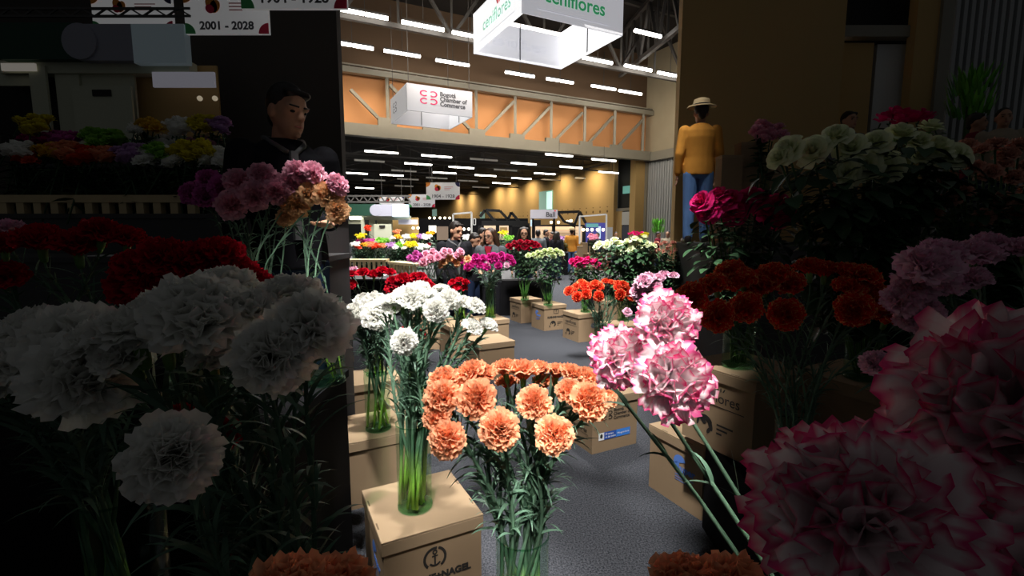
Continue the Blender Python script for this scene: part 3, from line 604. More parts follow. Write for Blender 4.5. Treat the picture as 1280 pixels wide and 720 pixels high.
# ------------------------------------------------------------------ cardboard boxes
BS, BH = .41, .395
def cardboard_box(label, corner, prints=(), rotz=YAW, scale=1, group='cardboard boxes'):
    t = thing('cardboard_box', label, 'box', corner, rotz, group)
    if scale != 1: t.scale = (scale,) * 3
    m = MB(); m.box(.006, BS - .006, .006, BS - .006, 0, BH - .012); bd = m.build('body', CARD, t)
    m = MB(); e = .002
    m.box(-e, BS + e, -e, BS + e, BH - .008, BH)
    for bx in ((-e, BS + e, -e, .003), (-e, BS + e, BS - .003, BS + e), (-e, .003, .003, BS - .003), (BS - .003, BS + e, .003, BS - .003)): m.box(*bx, BH - .058, BH - .008)
    o = m.build('lid', CARD2, t)
    bv = o.modifiers.new('bevel', 'BEVEL'); bv.width = .004; bv.segments = 2; bv.limit_method = 'ANGLE'
    for y in (.11, .29):
        for x in (.004, BS - .010): m = MB(); m.box(x, x + .006, y - .022, y + .022, BH - .001, BH + .0006); m.build('lid_slot', SLOT, o)
    lid_ = o; box_ = t; t = bd
    F = lambda x, z: face_M((x, .0045, z), (1, 0, 0), (0, 0, 1)); Lf = lambda s, z: face_M((.0045, BS - s, z), (0, -1, 0), (0, 0, 1))
    for pr in prints:
        k, fc, x, z, s = pr; fm = F if fc == 'F' else Lf
        if k == 'anchor':
            mb = MB(); arc(mb, 0, 0, .78 * s, s, -55, 70); arc(mb, 0, 0, .78 * s, s, 78, 228); arc(mb, 0, .52 * s, .10 * s, .22 * s, 0, 360); rect(mb, -.07 * s, -.62 * s, .07 * s, .34 * s); rect(mb, -.26 * s, .12 * s, .26 * s, .24 * s)
            arc(mb, 0, -.12 * s, .44 * s, .60 * s, 215, 325); place(mb, 'anchor_emblem', INK, t, fm(x, z))
            textmesh('lettering', 'KUEHNE+NAGEL', s * .82, INK, t, fm(x, z - 1.70 * s), bold=.0022, sx=1.0)
        elif k == 'cc':
            cc_logo(s * 1.0, 'round_logo', INK, t, fm(x, z))
            for i, w in enumerate(('Bogotá', 'Chamber of', 'Commerce')): textmesh('lettering', w, s * .78, INK, t, fm(x + 1.35 * s, z + .72 * s - .72 * s * i), 'LEFT', bold=.0006)
        elif k == 'tag':
            mb = MB(); rect(mb, -2.6 * s, -.5 * s, -1.7 * s, .5 * s); place(mb, 'white_tag', WINK, t, fm(x, z))
            mb = MB(); disc(mb, -2.15 * s, .05 * s, .22 * s, .3 * s, 0, .0010); place(mb, 'crest', INK, t, fm(x, z))
            mb = MB(); rect(mb, -1.7 * s, -.5 * s, .3 * s, .5 * s); place(mb, 'deep_blue_tag', BLUE1, t, fm(x, z)); mb = MB(); rect(mb, .3 * s, -.5 * s, 2.6 * s, .5 * s); place(mb, 'bright_blue_tag', BLUE2, t, fm(x, z))
            Z = Matrix.Translation((0, 0, .0008))
            textmesh('lettering', 'El campo', s * .36, WINK, t, fm(x - 1.5 * s, z + .2 * s) @ Z, 'LEFT'); textmesh('lettering', 'es de todos', s * .36, WINK, t, fm(x - 1.5 * s, z - .2 * s) @ Z, 'LEFT'); textmesh('lettering', 'Minagricultura', s * .34, WINK, t, fm(x + 1.45 * s, z) @ Z)
        elif k == 'flores':
            textmesh('lettering', 'ceniflores', s, INK, t, fm(x, z), sx=.95); mb = MB(); rect(mb, -2.2 * s, -.62 * s, 2.2 * s, -.56 * s); [disc(mb, .35 * s + d * s, .62 * s, .05 * s, .16 * s, -d * 2.2) for d in (-.25, 0, .25)]; place(mb, 'underline', INK, t, fm(x, z))
        elif k == 'blot':
            mb = MB()
            for dx, dy, rx, ry, ro in ((-.3, .35, .45, .22, .4), (.2, .3, .5, .25, -.5), (.5, -.1, .2, .5, .3), (-.75, -.1, .12, .35, -.2), (-1.0, -.7, .15, .3, .2), (.35, -.6, .15, .3, -.5), (-.2, .05, .2, .3, .9)): disc(mb, dx * s, dy * s, rx * s, ry * s, ro)
            place(mb, 'ink_horse', INK, t, fm(x, z)); mb = MB(); [rect(mb, 1.1 * s, (.1 - i * .35) * s, (2.6 - .5 * i) * s, (.25 - i * .35) * s) for i in range(3)]; place(mb, 'small_print', INK, t, fm(x, z))
        elif k == 'blue':
            mb = MB(); arc(mb, -.3 * s, .25 * s, 0, .75 * s, 20, 200); rect(mb, -.9 * s, -.15 * s, -.35 * s, .25 * s); place(mb, 'blue_emblem', BLUEINK, t, fm(x, z))
            textmesh('blue_lettering', 'super', s * .95, BLUEINK, t, fm(x + .45 * s, z - .25 * s), bold=.002); mb = MB(); [rect(mb, -.8 * s, (-1 - i * .25) * s, (1.4 - .3 * i) * s, (-.92 - i * .25) * s) for i in range(3)]; place(mb, 'small_print', BLUEINK, t, fm(x, z))
        elif k == 'dark': mb = MB(); disc(mb, 0, 0, s, s * .8); place(mb, 'dark_print', SGREY, t, fm(x, z))
    return box_
def on_lid(px, py): return at_z(px, py, BH)
def v0(p): return Vector((p.x, p.y, 0))
cardboard_box('front cardboard box with anchor emblem under the tall white bouquet', v0(on_lid(477, 679)), [('anchor', 'F', .205, .265, .048), ('blue', 'L', .25, .24, .055)])
cardboard_box('cardboard box with round black logo and blue tag behind the orange carnations', v0(at_z(739.5, 569, 0)), [('cc', 'F', .135, .262, .040), ('tag', 'F', .20, .115, .054), ('flores', 'L', .25, .15, .05)])
q = at_z(809, 607, 0); cardboard_box('cardboard box with blue emblem cut by the right edge of the aisle', v0(q + Vector((math.cos(math.radians(-63)), math.sin(math.radians(-63)), 0)) * BS), [('blue', 'L', .26, .24, .06)])
cardboard_box('cardboard box with anchor emblem and blue mark under the lime roses', v0(at_z(680, 414, 0)), [('blue', 'L', .2, .24, .06), ('anchor', 'F', .22, .29, .05), ('blot', 'F', .17, .11, .065)])
cardboard_box('cardboard box under the dark red roses', v0(at_z(651, 404.5, 0)), [('flores', 'L', .205, .26, .07), ('blot', 'L', .15, .12, .06), ('dark', 'F', .3, .22, .04)])
cardboard_box('cardboard box with black print under the hot pink roses', v0(at_z(723, 428.5, 0)), [('flores', 'L', .205, .26, .07), ('blot', 'L', .15, .12, .06), ('dark', 'F', .26, .22, .05)])
cardboard_box('plain cardboard box beside the white carnations drooping to the right', v0(on_lid(599, 431)))
cardboard_box('plain cardboard box with a vase of stems, second in the middle row', v0(on_lid(563, 409)))
cardboard_box('plain cardboard box farthest back in the middle row', v0(on_lid(544, 396.5)))
cardboard_box('cardboard box holding the shorter vase of white carnations at left', Vector((-.90, 2.50, 0)))
cardboard_box('cardboard box half hidden behind the left white carnations', v0(at_z(444, 496, 0) - AL * BS))
cardboard_box('cardboard box under the cream roses, behind the red-yellow carnations', v0(on_lid(775, 409)))
cardboard_box('cardboard box behind the red-yellow carnations, next to the hot pink roses', v0(on_lid(761, 377)))
cardboard_box('cardboard box at the right behind the pale pink carnations', v0(on_lid(834, 381)))
cardboard_box('cardboard box mostly hidden below the pale pink carnations', Vector((1.40 - .11, 4.1 - .28, 0)))
# ------------------------------------------------------------------ bouquets along the aisle
def Z(ox, oy, k, L): return [(ox + a[0] / k, oy + a[1] / k) + tuple(a[2:]) for a in L]
orange = Z(520, 440, 4.923, [(165, 170, 40, .35, .02), (158, 275, 46, .55, -.03), (128, 385, 38, .5, -.04), (190, 540, 47, .95, -.08), (335, 122, 40, .2, .05), (420, 140, 36, .2, .06), (375, 285, 48, .75, -.04), (510, 475, 48, .95, -.10), (545, 98, 36, .05, .10), (660, 112, 42, .0, .08), (755, 100, 35, .0, .12), (730, 308, 42, .62, -.03), (850, 510, 48, .97, -.10), (870, 118, 33, .0, .12), (960, 132, 38, .0, .10), (1050, 150, 34, .0, .10), (945, 238, 35, .45, .02), (1070, 300, 50, .7, -.04), (1160, 268, 34, .45, .02), (790, 180, 30, .0, .13), (300, 190, 36, .4, .04), (560, 185, 30, 0, .14)])
VO = at_y(653, 668, 1.2); VO = Vector((VO.x, VO.y, BH))
bunch('carnation', orange, (653, 760), 1.2, BH, False, 'orange carnation', 'of the front bouquet', 'carnations of the orange bouquet', 'orange', 4, 'hero', vb=VO, vh=VO.z * 0 + at_y(653, 666, 1.2).z - BH, axis_out=.9, leafy=1.25, stem_r=.005, lw=.0062, vase_label='tall glass vase holding the orange carnations, cut by the bottom edge', water=.55)
cardboard_box('cardboard box below the frame carrying the orange bouquet', Vector((VO.x - .1, VO.y - .30, 0)))
w = Z(436, 330, 6, [(330, 275, 31, .2, .1), (400, 230, 29, .1, .15), (480, 240, 38, .5, .05), (540, 175, 25, 0, .2), (600, 230, 27, .1, .12), (550, 290, 25, .2, .1), (512, 342, 19, .3, .12), (655, 340, 30, .85, -.05), (700, 195, 25, 0, .2), (755, 265, 31, .5, 0), (865, 285, 25, .15, .05), (955, 310, 25, .35, -.02), (930, 470, 27, .3, -.05), (1050, 455, 25, .15, 0), (415, 580, 33, .97, -.14), (400, 290, 26, .2, .12), (305, 335, 24, .3, .12), (250, 300, 28, .2, .15), (430, 480, 11, .4, .25, 'red'), (535, 525, 15, .6, .25, 'red')])
WD = {'white': 'white carnation', 'red': 'small red carnation'}
VW = at_z(519, 633, BH)
bunch('carnation', w, (519, 638), VW.y + .05, BH, False, WD, 'of the tall white bouquet', 'carnations of the tall white bouquet', 'white', 4, 'hero', vb=VW, axis_out=.7, leafy=2.3, stem_r=.0062, lw=.0058, vase_label='tall glass vase of white carnations on the front box')
w2 = Z(436, 330, 6, [(60, 350, 26, .4, 0), (15, 385, 22, .4, 0), (110, 275, 27, .2, .1), (195, 305, 35, .4, -.05), (215, 385, 38, .55, -.12), (255, 345, 30, .4, -.05), (110, 345, 24, .3, .05), (10, 345, 20, .3, .1)])
VW2 = at_z(473, 536, BH)
bunch('carnation', w2, (473, 538), VW2.y - .2, BH, False, 'white carnation', 'of the left white bouquet', 'carnations of the left white bouquet', 'white', 2, 'hero', vb=VW2, axis_out=.6, leafy=2.3, stem_r=.0062, lw=.006, vase_label='shorter looking glass vase of pale green stems on the left box', vh=.36)
ra = Z(436, 330, 6, [(20, 75, 14, .1), (105, 62, 18, .1), (190, 75, 18, .1), (255, 46, 16, .1), (310, 60, 14, .1), (18, 148, 15, .4), (25, 40, 13, .1, .1, 'palepink')])
bunch('carnation', ra, (462, 470), 3.7, .395, False, {'red': 'red carnation', 'palepink': 'pale pink carnation'}, 'of the sparse red bunch at left', 'sparse red carnations', 'red', 2, 'mid', vb=Vector((at(462, 400, 3.7).x, 3.75, .395)), stem_r=.006, lw=.006)
cardboard_box('cardboard box carrying the sparse red carnations behind the white ones', Vector((at(462, 400, 3.7).x - .11, 3.47, 0)))
rb = Z(436, 330, 6, [(345, 130, 19, .3), (400, 105, 20, .2), (450, 120, 18, .3), (320, 170, 18, .5), (385, 165, 20, .5), (440, 170, 18, .5), (365, 205, 16, .5), (500, 95, 16, .2), (540, 90, 16, .2), (575, 140, 16, .4), (610, 165, 15, .4), (645, 185, 15, .4), (520, 125, 15, .4), (325, 125, 15, .3)])
bunch('carnation', rb, (515, 440), 3.3, .395, False, 'deep red carnation', 'of the dense red bunch', 'dense red carnations', 'red', 3, 'mid', vb=Vector((at(512, 400, 3.3).x, 3.35, .395)), stem_r=.004, lw=.005)
cardboard_box('cardboard box carrying the dense red carnations behind the white ones', Vector((at(512, 400, 3.3).x - .11, 3.07, 0)))
K = 6.547
pk = Z(500, 270, K, [(210, 310, 12, .3), (270, 295, 12, .3), (250, 350, 12, .7, -.1), (190, 375, 12, .7, -.1), (310, 340, 11, .6, -.05), (345, 320, 12, .4), (365, 287, 11, .3), (405, 288, 10, .3), (495, 292, 11, .3), (465, 320, 10, .4), (290, 318, 11, .4), (80, 342, 9, .5, 0, 'mauve'), (128, 306, 9, .4, 0, 'mauve'), (122, 350, 10, .5, 0, 'mauve'), (168, 330, 11, .5, 0, 'mauve')])
pk = [(h[0], h[1], h[2] * .92) + h[3:] for h in pk]
pk = [(h[0], h[1], h[2], min(.95, h[3] + .3)) + h[4:] for h in pk]
bunch('carnation', pk, (538, 392), 6.1, BH, False, {'pink': 'soft pink carnation', 'mauve': 'mauve carnation'}, 'of the pink bunch', 'carnations of the pink bunch', 'pink', 3, 'low', stem_r=.0035, lw=.006, vb=at_z(538, 398, BH), leafy=1.4)
pe = Z(500, 270, K, [(355, 372, 11, .6), (398, 345, 10, .4), (440, 345, 11, .4), (495, 345, 10, .4), (555, 352, 10, .4), (548, 382, 9, .6), (465, 390, 9, .7), (330, 408, 7, .6), (515, 367, 9, .5, 0, 'magenta')])
pe = [(h[0], h[1], h[2], min(.95, h[3] + .3)) + h[4:] for h in pe]
bunch('carnation', pe, (574, 398), 6.15, BH, False, {'peach': 'peach carnation', 'magenta': 'single magenta carnation'}, 'of the peach bunch', 'carnations of the peach bunch', 'peach', 2, 'low', stem_r=.0035, lw=.006, vb=at_z(574, 398, BH), leafy=1.4)
mg = Z(500, 270, K, [(553, 420, 11, .7), (608, 382, 10, .5), (620, 337, 11, .4), (655, 402, 11, .7), (640, 365, 10, .5), (680, 343, 10, .4), (710, 415, 11, .8), (735, 338, 12, .4), (765, 328, 11, .4), (792, 340, 11, .4), (830, 318, 10, .3), (805, 403, 11, .8), (842, 345, 10, .5), (880, 338, 10, .4), (905, 345, 9, .4), (925, 377, 9, .6), (745, 362, 11, .6), (585, 400, 9, .6), (722, 390, 7, .5, 0, 'palepink'), (875, 402, 8, .6, 0, 'palepink')])
VMG = at_z(613, 397, BH)
mg = [(h[0], h[1], h[2] * .92) + h[3:] for h in mg]
mg = [(h[0], h[1], h[2], min(.95, h[3] + .3)) + h[4:] for h in mg]
bunch('carnation', mg, (613, 397), 6.0, BH, False, {'magenta': 'magenta carnation', 'palepink': 'pale pink carnation'}, 'of the magenta bunch', 'carnations of the magenta bunch', 'magenta', 4, 'low', stem_r=.0035, lw=.006, vb=VMG, leafy=1.3)
cardboard_box('cardboard box under the magenta carnations', Vector((VMG.x - .11, VMG.y - .28, 0)))
cardboard_box('cardboard box under the peach carnations', Vector((at_z(574, 398, BH).x - .21, VMG.y - .10, 0)), rotz=.2)
cardboard_box('cardboard box under the pink carnations', Vector((at_z(538, 398, BH).x - .26, VMG.y - .20, 0)), rotz=.1)
rr = Z(500, 270, K, [(890, 240, 9, .5), (950, 240, 9, .5), (985, 207, 9, .3), (1012, 230, 9, .4), (1040, 210, 9, .3), (1025, 255, 9, .7), (1082, 214, 9, .3), (1092, 242, 9, .5), (1132, 240, 9, .5), (935, 214, 9, .3), (1060, 236, 9, .4), (912, 255, 8, .6), (975, 258, 8, .7), (1065, 262, 8, .7), (1110, 220, 8, .3)])
bunch('rose', rr, (655.5, 375), 8.0, BH, False, 'dark red rose', 'of the red rose bouquet', 'dark red roses', 'redrose', 3, 'mid', vr=.07, vb=at_z(656, 375, BH))
K2 = 5.143
lr = Z(640, 200, K2, [(103, 612, 7.5, .5), (135, 605, 7.5, .4), (165, 590, 7.5, .3), (187, 615, 8, .7), (210, 580, 8, .3), (245, 575, 8, .3), (265, 610, 8.5, .7), (287, 578, 8, .3), (312, 590, 8, .3), (150, 618, 7, .6), (235, 596, 8, .5), (320, 602, 7.5, .5), (195, 590, 7, .4)])
lr = [(h[0], h[1], h[2] * 1.12) + h[3:] for h in lr]
bunch('rose', lr, (685, 382), 7.4, BH, False, 'lime white rose', 'of the lime rose bouquet', 'lime white roses', 'limerose', 3, 'mid', vb=at_z(685, 381.5, BH))
pr_ = Z(640, 200, K2, [(385, 645, 9, .5), (410, 650, 9.5, .6), (440, 640, 9.5, .4), (470, 650, 10, .6), (500, 640, 9.5, .4), (525, 660, 10, .7), (545, 648, 9.5, .5), (558, 667, 9, .7), (400, 666, 9, .8), (450, 668, 10, .8), (488, 632, 9, .3), (540, 676, 9.5, .8), (420, 632, 9, .3)])
pr_ = [(h[0], h[1], h[2] * 1.1) + h[3:] for h in pr_]
bunch('rose', pr_, (732, 391), 7.0, BH, False, 'hot pink rose', 'of the hot pink rose bouquet', 'hot pink roses', 'pinkrose', 3, 'mid', vb=at_z(732, 390, BH))
K3 = 8.828
WRL = [rose_leaves(s, 60, .25, .97, .075, .14) for s in (21, 22, 23, 24)]
wr = Z(700, 280, K3, [(430, 218, 9.5, .5), (518, 222, 10, .6), (600, 168, 9, .3), (655, 212, 10, .5), (740, 192, 9.5, .4), (828, 160, 9.5, .3), (890, 188, 8, .4), (955, 210, 10, .5), (1015, 240, 9.5, .6), (640, 302, 9.5, .8), (700, 278, 10, .7), (777, 283, 10, .8), (400, 248, 8, .6), (935, 138, 7, .2), (560, 205, 7, .3), (905, 240, 7, .5), (1040, 235, 7, .4)])
VWR = at_z(779, 401, BH)
wr = [(h[0], h[1], h[2] * 1.28) + h[3:] for h in wr]
bunch('rose', wr, (779, 401), 6.2, BH, False, 'cream white rose', 'of the big cream rose bouquet', 'cream roses', 'creamrose', 4, 'mid', vb=VWR, leaves=WRL, vr=.075)
sp = [(815, 308, 4, .3), (820, 303, 4, .3), (826, 305, 4, .3), (831, 303, 5, .3), (836, 307, 5, .4), (841, 303, 5, .3), (823, 312, 4, .5), (829, 314, 5, .5), (838, 316, 5, .5), (844, 312, 5, .5), (813, 325, 5, .5), (819, 322, 4, .5), (806, 330, 5, .6), (833, 325, 5, .6), (840, 329, 6, .6), (846, 322, 6, .6), (826, 332, 5, .6), (850, 308, 5, .4), (852, 330, 5, .6), (812, 316, 4, .5), (834, 311, 4, .4), (846, 304, 4, .3)]
VSP = at_z(836, 402, 0.395)
sp = [(h[0], h[1], h[2] * 1.55) + h[3:] for h in sp]
SPL = [rose_leaves(s, 46, .25, .86, .06, .12) for s in (31, 32, 33)]
bunch('rose', sp, (836, 402), 6.3, BH, False, 'dusty pink spray flower', 'of the dusty pink bush at right', 'dusty pink spray flowers', 'spray', 4, 'low', vb=VSP, leaves=SPL, name='spray_flower', cat='flower')
cardboard_box('cardboard box under the dusty pink spray flowers', v0(VSP) + Vector((-.1, -.28, 0)))
K4 = 7.2
rc = Z(690, 330, K4, [(150, 240, 13, .5), (225, 295, 13, .8, -.08), (305, 270, 13, .6, -.05), (260, 165, 12, .2, .05), (213, 205, 12, .3), (290, 190, 13, .3), (385, 175, 13, .2), (350, 202, 13, .4), (420, 290, 13, .9, -.1), (430, 202, 12, .3), (485, 155, 12, .1, .1), (530, 163, 11, .1, .1), (600, 172, 12, .2, .05), (645, 180, 13, .3), (615, 275, 14, .8, -.08), (680, 240, 13, .5), (710, 290, 13, .5), (600, 210, 12, .4)])
VRC = at_z(751, 452, 0)
bunch('carnation', rc, (751, 452), 5.5, 0, False, 'red carnation with yellow rims', 'of the red-yellow bouquet', 'red-yellow carnations', 'bicolour', 4, 'mid', vb=VRC, stem_r=.0045, lw=.006, vr=.085, vh=.38, vase_label='glass vase of red-yellow carnations standing on the carpet', leafy=1.4)
pp = Z(690, 330, K4, [(825, 150, 20, .5, -.05), (870, 112, 16, .3), (795, 200, 16, .6), (750, 250, 14, .7), (782, 300, 12, .7), (960, 118, 16, .2, .05), (1010, 90, 14, .1, .08), (890, 210, 10, .5), (952, 190, 12, .4), (680, 430, 11, .6, -.1), (820, 282, 12, .6), (1095, 100, 13, .3), (845, 190, 15, .6)])
VPP = Vector((1.40, 4.1, BH))
bunch('carnation', pp, (850, 461), 4.0, BH, False, 'pale pink carnation', 'of the pale pink bunch', 'pale pink carnations', 'palepink', 3, 'mid', vb=VPP, axis_out=-.1, stem_r=.004, lw=.006)
# spare stems in the vase on the second middle box
VG = at_z(576, 399, BH)
bunch('carnation', [(566, 352, 11, .2), (574, 349, 11, .2), (582, 352, 11, .2), (570, 358, 11, .4), (579, 359, 11, .4)], (576, 399), VG.y, BH, False, 'red carnation', 'of the small bunch behind the white heads', 'small red bunch', 'red', 1, 'low', vb=VG, stem_r=.006, lw=.008)
# pink-edged carnations close to the lens
VF = Vector((.47, .52, .42))
fg = [(775, 447, 78, .75, 0), (834, 403, 78, .6, -.02), (843, 474, 98, .8, -.08)]
bunch('carnation', fg, (900, 700), .82, 0, False, 'white carnation with pink rims and streaks', 'beside the orange bouquet', 'pink-edged carnations in the foreground', 'picotee', 1, 'hero', vb=VF, axis_out=-.5, stem_r=.004, lw=.005, leafy=.35, vh=.36, vase_label='glass vase below the frame holding the big pink-edged carnations')
fgs = [(775, 447, 74, .8, 0), (840, 405, 84, .7, .02), (843, 478, 100, .85, -.04)]
bunch('carnation', fgs, (900, 700), .82, 0, True, 'huge pink-streaked white carnation', 'at the lower right edge', 'pink-edged carnations in the foreground', 'picotee', 1, 'hero', vb=VF + Vector((0, 0, .0)), axis_out=-.2, stem_r=.0035, lw=.005, leafy=.35, vh=.36, vase=False)
def plinth(label, c, h, s=.5, mt=BLACKC):
    t = thing('display_plinth', label, 'plinth', (c.x, c.y, 0)); m = MB(); m.box(-s / 2, s / 2, -s / 2, s / 2, 0, h - .03); m.build('cloth_skirt', mt, t); m = MB(); m.box(-s / 2 - .01, s / 2 + .01, -s / 2 - .01, s / 2 + .01, h - .03, h); m.build('top_board', GREYC, t); return t
plinth('low plinth below the frame under the pink-edged carnations', VF, VF.z, .36)
# ------------------------------------------------------------------ added enlarged repeats of the aisle displays, nearer, dim on either side
lk = lambda x, y: x < 438; rk = lambda x, y: x > 842
GD = 'in the dim left bouquet'
VL1 = Vector((-.36, .66, .62)); VL2 = Vector((at(112, 600, .85).x, .86, .70))
wl = [h for h in w if not (len(h) > 5)] ; wlr = [h for h in w if len(h) > 5]
bunch('carnation', wl + wlr, (519, 520), 1.9, 0, True, {'white': 'big white carnation', 'red': 'red carnation'}, GD, 'white carnations of the dim left bouquet', 'white', 4, 'hero', keep=lk, vb=VL1, vh=.36, axis_out=.6, leafy=2.0, stem_r=.0036, lw=.0055, vase_label='glass vase of the dim left bouquet, below the frame')
bunch('carnation', w2, (473, 470), 2.5, 0, True, 'big white carnation', 'in the dim vase nearest the left edge', 'white carnations nearest the left edge', 'white', 2, 'hero', keep=lk, vb=VL2, vh=.36, axis_out=.6, leafy=2.0, stem_r=.0036, lw=.0055, vase_label='glass vase in the dim lower left corner')
plinth('black plinth under the dim left bouquet', VL1, VL1.z, .30); plinth('black plinth under the vase in the dim lower left corner', VL2, VL2.z, .30)

# orange heads peeping in at the bottom edge
for lab_, hd, vb_ in (('left of the aisle', [(352, 742, 112, .35, 0), (420, 738, 104, .3, .02)], Vector((-.20, .34, .62))), ('right of the aisle', [(856, 728, 84, .3, .02), (912, 742, 112, .35, 0)], Vector((.17, .34, .62)))):
    bunch('carnation', hd, hd[0][:2], .42, 0, False, 'orange carnation', 'peeping in at the bottom edge ' + lab_, 'orange carnations at the bottom edge', 'orange', 1, 'hero', vb=vb_, vr=.05, vh=.30, leafy=.8, stem_r=.003, lw=.004, axis_out=.3, vase_label='glass vase below the frame ' + lab_)
    plinth('black plinth below the frame ' + lab_, vb_, vb_.z, .18)
# ------------------------------------------------------------------ people
def remesh(mb, name, m, parent, vox, smooth=4, mats=None):
    me = mb.mesh('tmp', m); o = bpy.data.objects.new('tmp', me); COL.objects.link(o)
    r = o.modifiers.new('r', 'REMESH'); r.mode = 'VOXEL'; r.voxel_size = vox; r.use_smooth_shade = True
    s = o.modifiers.new('s', 'SMOOTH'); s.iterations = smooth; s.factor = .5
    bpy.context.view_layer.update()
    me2 = bpy.data.meshes.new_from_object(o.evaluated_get(bpy.context.evaluated_depsgraph_get())); bpy.data.objects.remove(o); me2.name = name
    me2.materials.clear(); me2.materials.append(m); me2.polygons.foreach_set('use_smooth', [True] * len(me2.polygons))
    return obj(name, me2, parent)
def limb(mb, pts, rad, seg=10, sy=1):
    mb.tube(pts, rad, seg, sy=sy)
    for p, r in zip(pts, rad): mb.ball(p, r * .99, seg=10, rings=6)
def ell(mb, rings, seg=16):       # stacked ellipses: (z, rx, ry, cy)
    vs = []; n = len(rings)
    for z, rx, ry, cy in rings:
        for k in range(seg): a = 2 * PI * k / seg; vs.append((rx * math.cos(a), cy + ry * math.sin(a), z))
    mb.add(vs, [(i * seg + k, i * seg + (k + 1) % seg, (i + 1) * seg + (k + 1) % seg, (i + 1) * seg + k) for i in range(n - 1) for k in range(seg)] + [tuple(range(seg))[::-1], tuple((n - 1) * seg + k for k in range(seg))])
SKIN = mat('skin', (.50, .27, .17), .55, spec=.3); HAIRD = mat('dark_hair', (.014, .010, .008), .45); HAIRB = mat('brown_hair', (.05, .025, .014), .45)
LIP = mat('lips', (.42, .13, .11), .5); EYEW = mat('eye', (.02, .015, .012), .2); SHOE = mat('dark_shoe', (.02, .018, .018), .4)
def cloth(n, c): return mat(n, c, .85, spec=.15, var=.12, scale=14)
JEANS = cloth('blue_denim', (.10, .20, .42)); DJEANS = cloth('dark_denim', (.012, .022, .055)); BLACKJ = cloth('black_jacket', (.010, .010, .013)); OCHRE = cloth('ochre_knit', (.50, .22, .035)); GREYJ = cloth('grey_jacket', (.10, .11, .12)); MAROON = cloth('maroon_knit', (.20, .015, .035)); BEIGE = cloth('beige_coat', (.36, .30, .22)); NAVY = cloth('navy_jacket', (.02, .025, .05)); STRAW = cloth('straw_hat', (.60, .46, .26)); REDTOP = cloth('red_top', (.35, .02, .04))
ZIP = mat('grey_trim', (.10, .10, .105), .6)
def person(label, loc, height, face, top, legs, hair='short', haircol=None, arms=('down', 'down'), head=(0, 0), extra=(), vox=.010, group=None, topname='jacket'):
    """stands at loc, looks along the angle face (0 looks towards the photographer); head = (turn, nod)"""
    haircol = haircol or HAIRD; t = thing('person', label, 'person', loc, face, group); s = height / 1.70; t.scale = (s, s, s)
    b = MB()
    HC = Vector((0, -.015, 1.575)); HR = Matrix.Translation(Vector((0, 0, 1.47))) @ Matrix.Rotation(head[0], 4, 'Z') @ Matrix.Rotation(head[1], 4, 'X') @ Matrix.Translation(Vector((0, 0, -1.47)))
    hp = lambda x, y, z: HR @ Vector((x, y, z))
    # trunk, neck
    ell(b, [(.80, .13, .085, 0), (.90, .165, .105, 0), (1.02, .135, .09, 0), (1.15, .15, .10, -.005), (1.28, .175, .11, 0), (1.37, .175, .095, .005), (1.43, .10, .07, .01)])
    limb(b, [(0, .012, 1.38), hp(0, .005, 1.50)], [.062, .055])
    # head: skull, jaw, nose, ears, brow, chin
    b.ball((0, 0, 0), .095, .82, 1.0, 1.12, 18, 14, Matrix.Translation(hp(0, 0, 1.60)) @ HR.to_3x3().to_4x4())
    b.ball((0, 0, 0), .068, .88, .95, 1.15, 14, 10, Matrix.Translation(hp(0, -.032, 1.535)) @ HR.to_3x3().to_4x4())
    limb(b, [hp(0, -.088, 1.598), hp(0, -.108, 1.566)], [.010, .016]); b.ball(hp(0, -.092, 1.49), .016)
    for x in (-1, 1):
        b.ball((0, 0, 0), .024, .45, .9, 1.35, 10, 8, Matrix.Translation(hp(x * .080, .005, 1.575)) @ HR.to_3x3().to_4x4())
        limb(b, [hp(x * .012, -.090, 1.612), hp(x * .05, -.078, 1.612)], [.011, .010])
        limb(b, [hp(x * .02, -.092, 1.533), hp(0, -.097, 1.533)], [.007, .010])
        # legs
        limb(b, [(x * .085, 0, .86), (x * .095, -.012, .48), (x * .10, .012, .09)], [.088, .058, .040]); limb(b, [(x * .10, .02, .045), (x * .115, -.13, .035)], [.042, .034])
    AP = {'down': lambda x: [(x * .185, .0, 1.375), (x * .235, .01, 1.10), (x * .235, -.06, .86)], 'bent': lambda x: [(x * .185, 0, 1.375), (x * .24, .03, 1.10), (x * .12, -.20, 1.06)], 'reach': lambda x: [(x * .185, 0, 1.375), (x * .22, -.17, 1.16), (x * .16, -.42, 1.10)], 'face': lambda x: [(x * .185, 0, 1.375), (x * .25, -.12, 1.18), (x * .06, -.16, 1.43)]}
    wr = []
    for x, a in ((-1, arms[0]), (1, arms[1])):
        p = [Vector(q) for q in AP[a](x)]; limb(b, p, [.052, .040, .027]); d = (p[2] - p[1]).normalized(); sd = Vector((x, 0, 0)) - d * Vector((x, 0, 0)).dot(d); sd = (Vector((0, 1, 0)) - d * d.y).normalized() if a == 'down' else sd.normalized(); nn = d.cross(sd)
        w = p[2]; k = w + d * .045; limb(b, [w + d * .01, k, k + d * .035], [.025, .032, .028]) if False else None
        b.ball((0, 0, 0), .040, .98, 1, .5, 12, 8, Matrix.Translation(w + d * .05) @ Matrix(((sd.x, d.x, nn.x, 0), (sd.y, d.y, nn.y, 0), (sd.z, d.z, nn.z, 0), (0, 0, 0, 1))))
        for i, (o, L) in enumerate(((-.030, .055), (-.010, .068), (.010, .064), (.029, .048))):
            q = w + d * .082 + sd * o; limb(b, [q, q + d * L * .55 + nn * .006, q + d * L + nn * .022], [.0095, .009, .008], 8)
        q = w + d * .035 - sd * .034; limb(b, [q, q - sd * .022 + d * .025, q - sd * .026 + d * .055 + nn * .01], [.012, .0105, .009], 8)
        wr.append(p)
    remesh(b, 'body', SKIN, t, vox, 3)
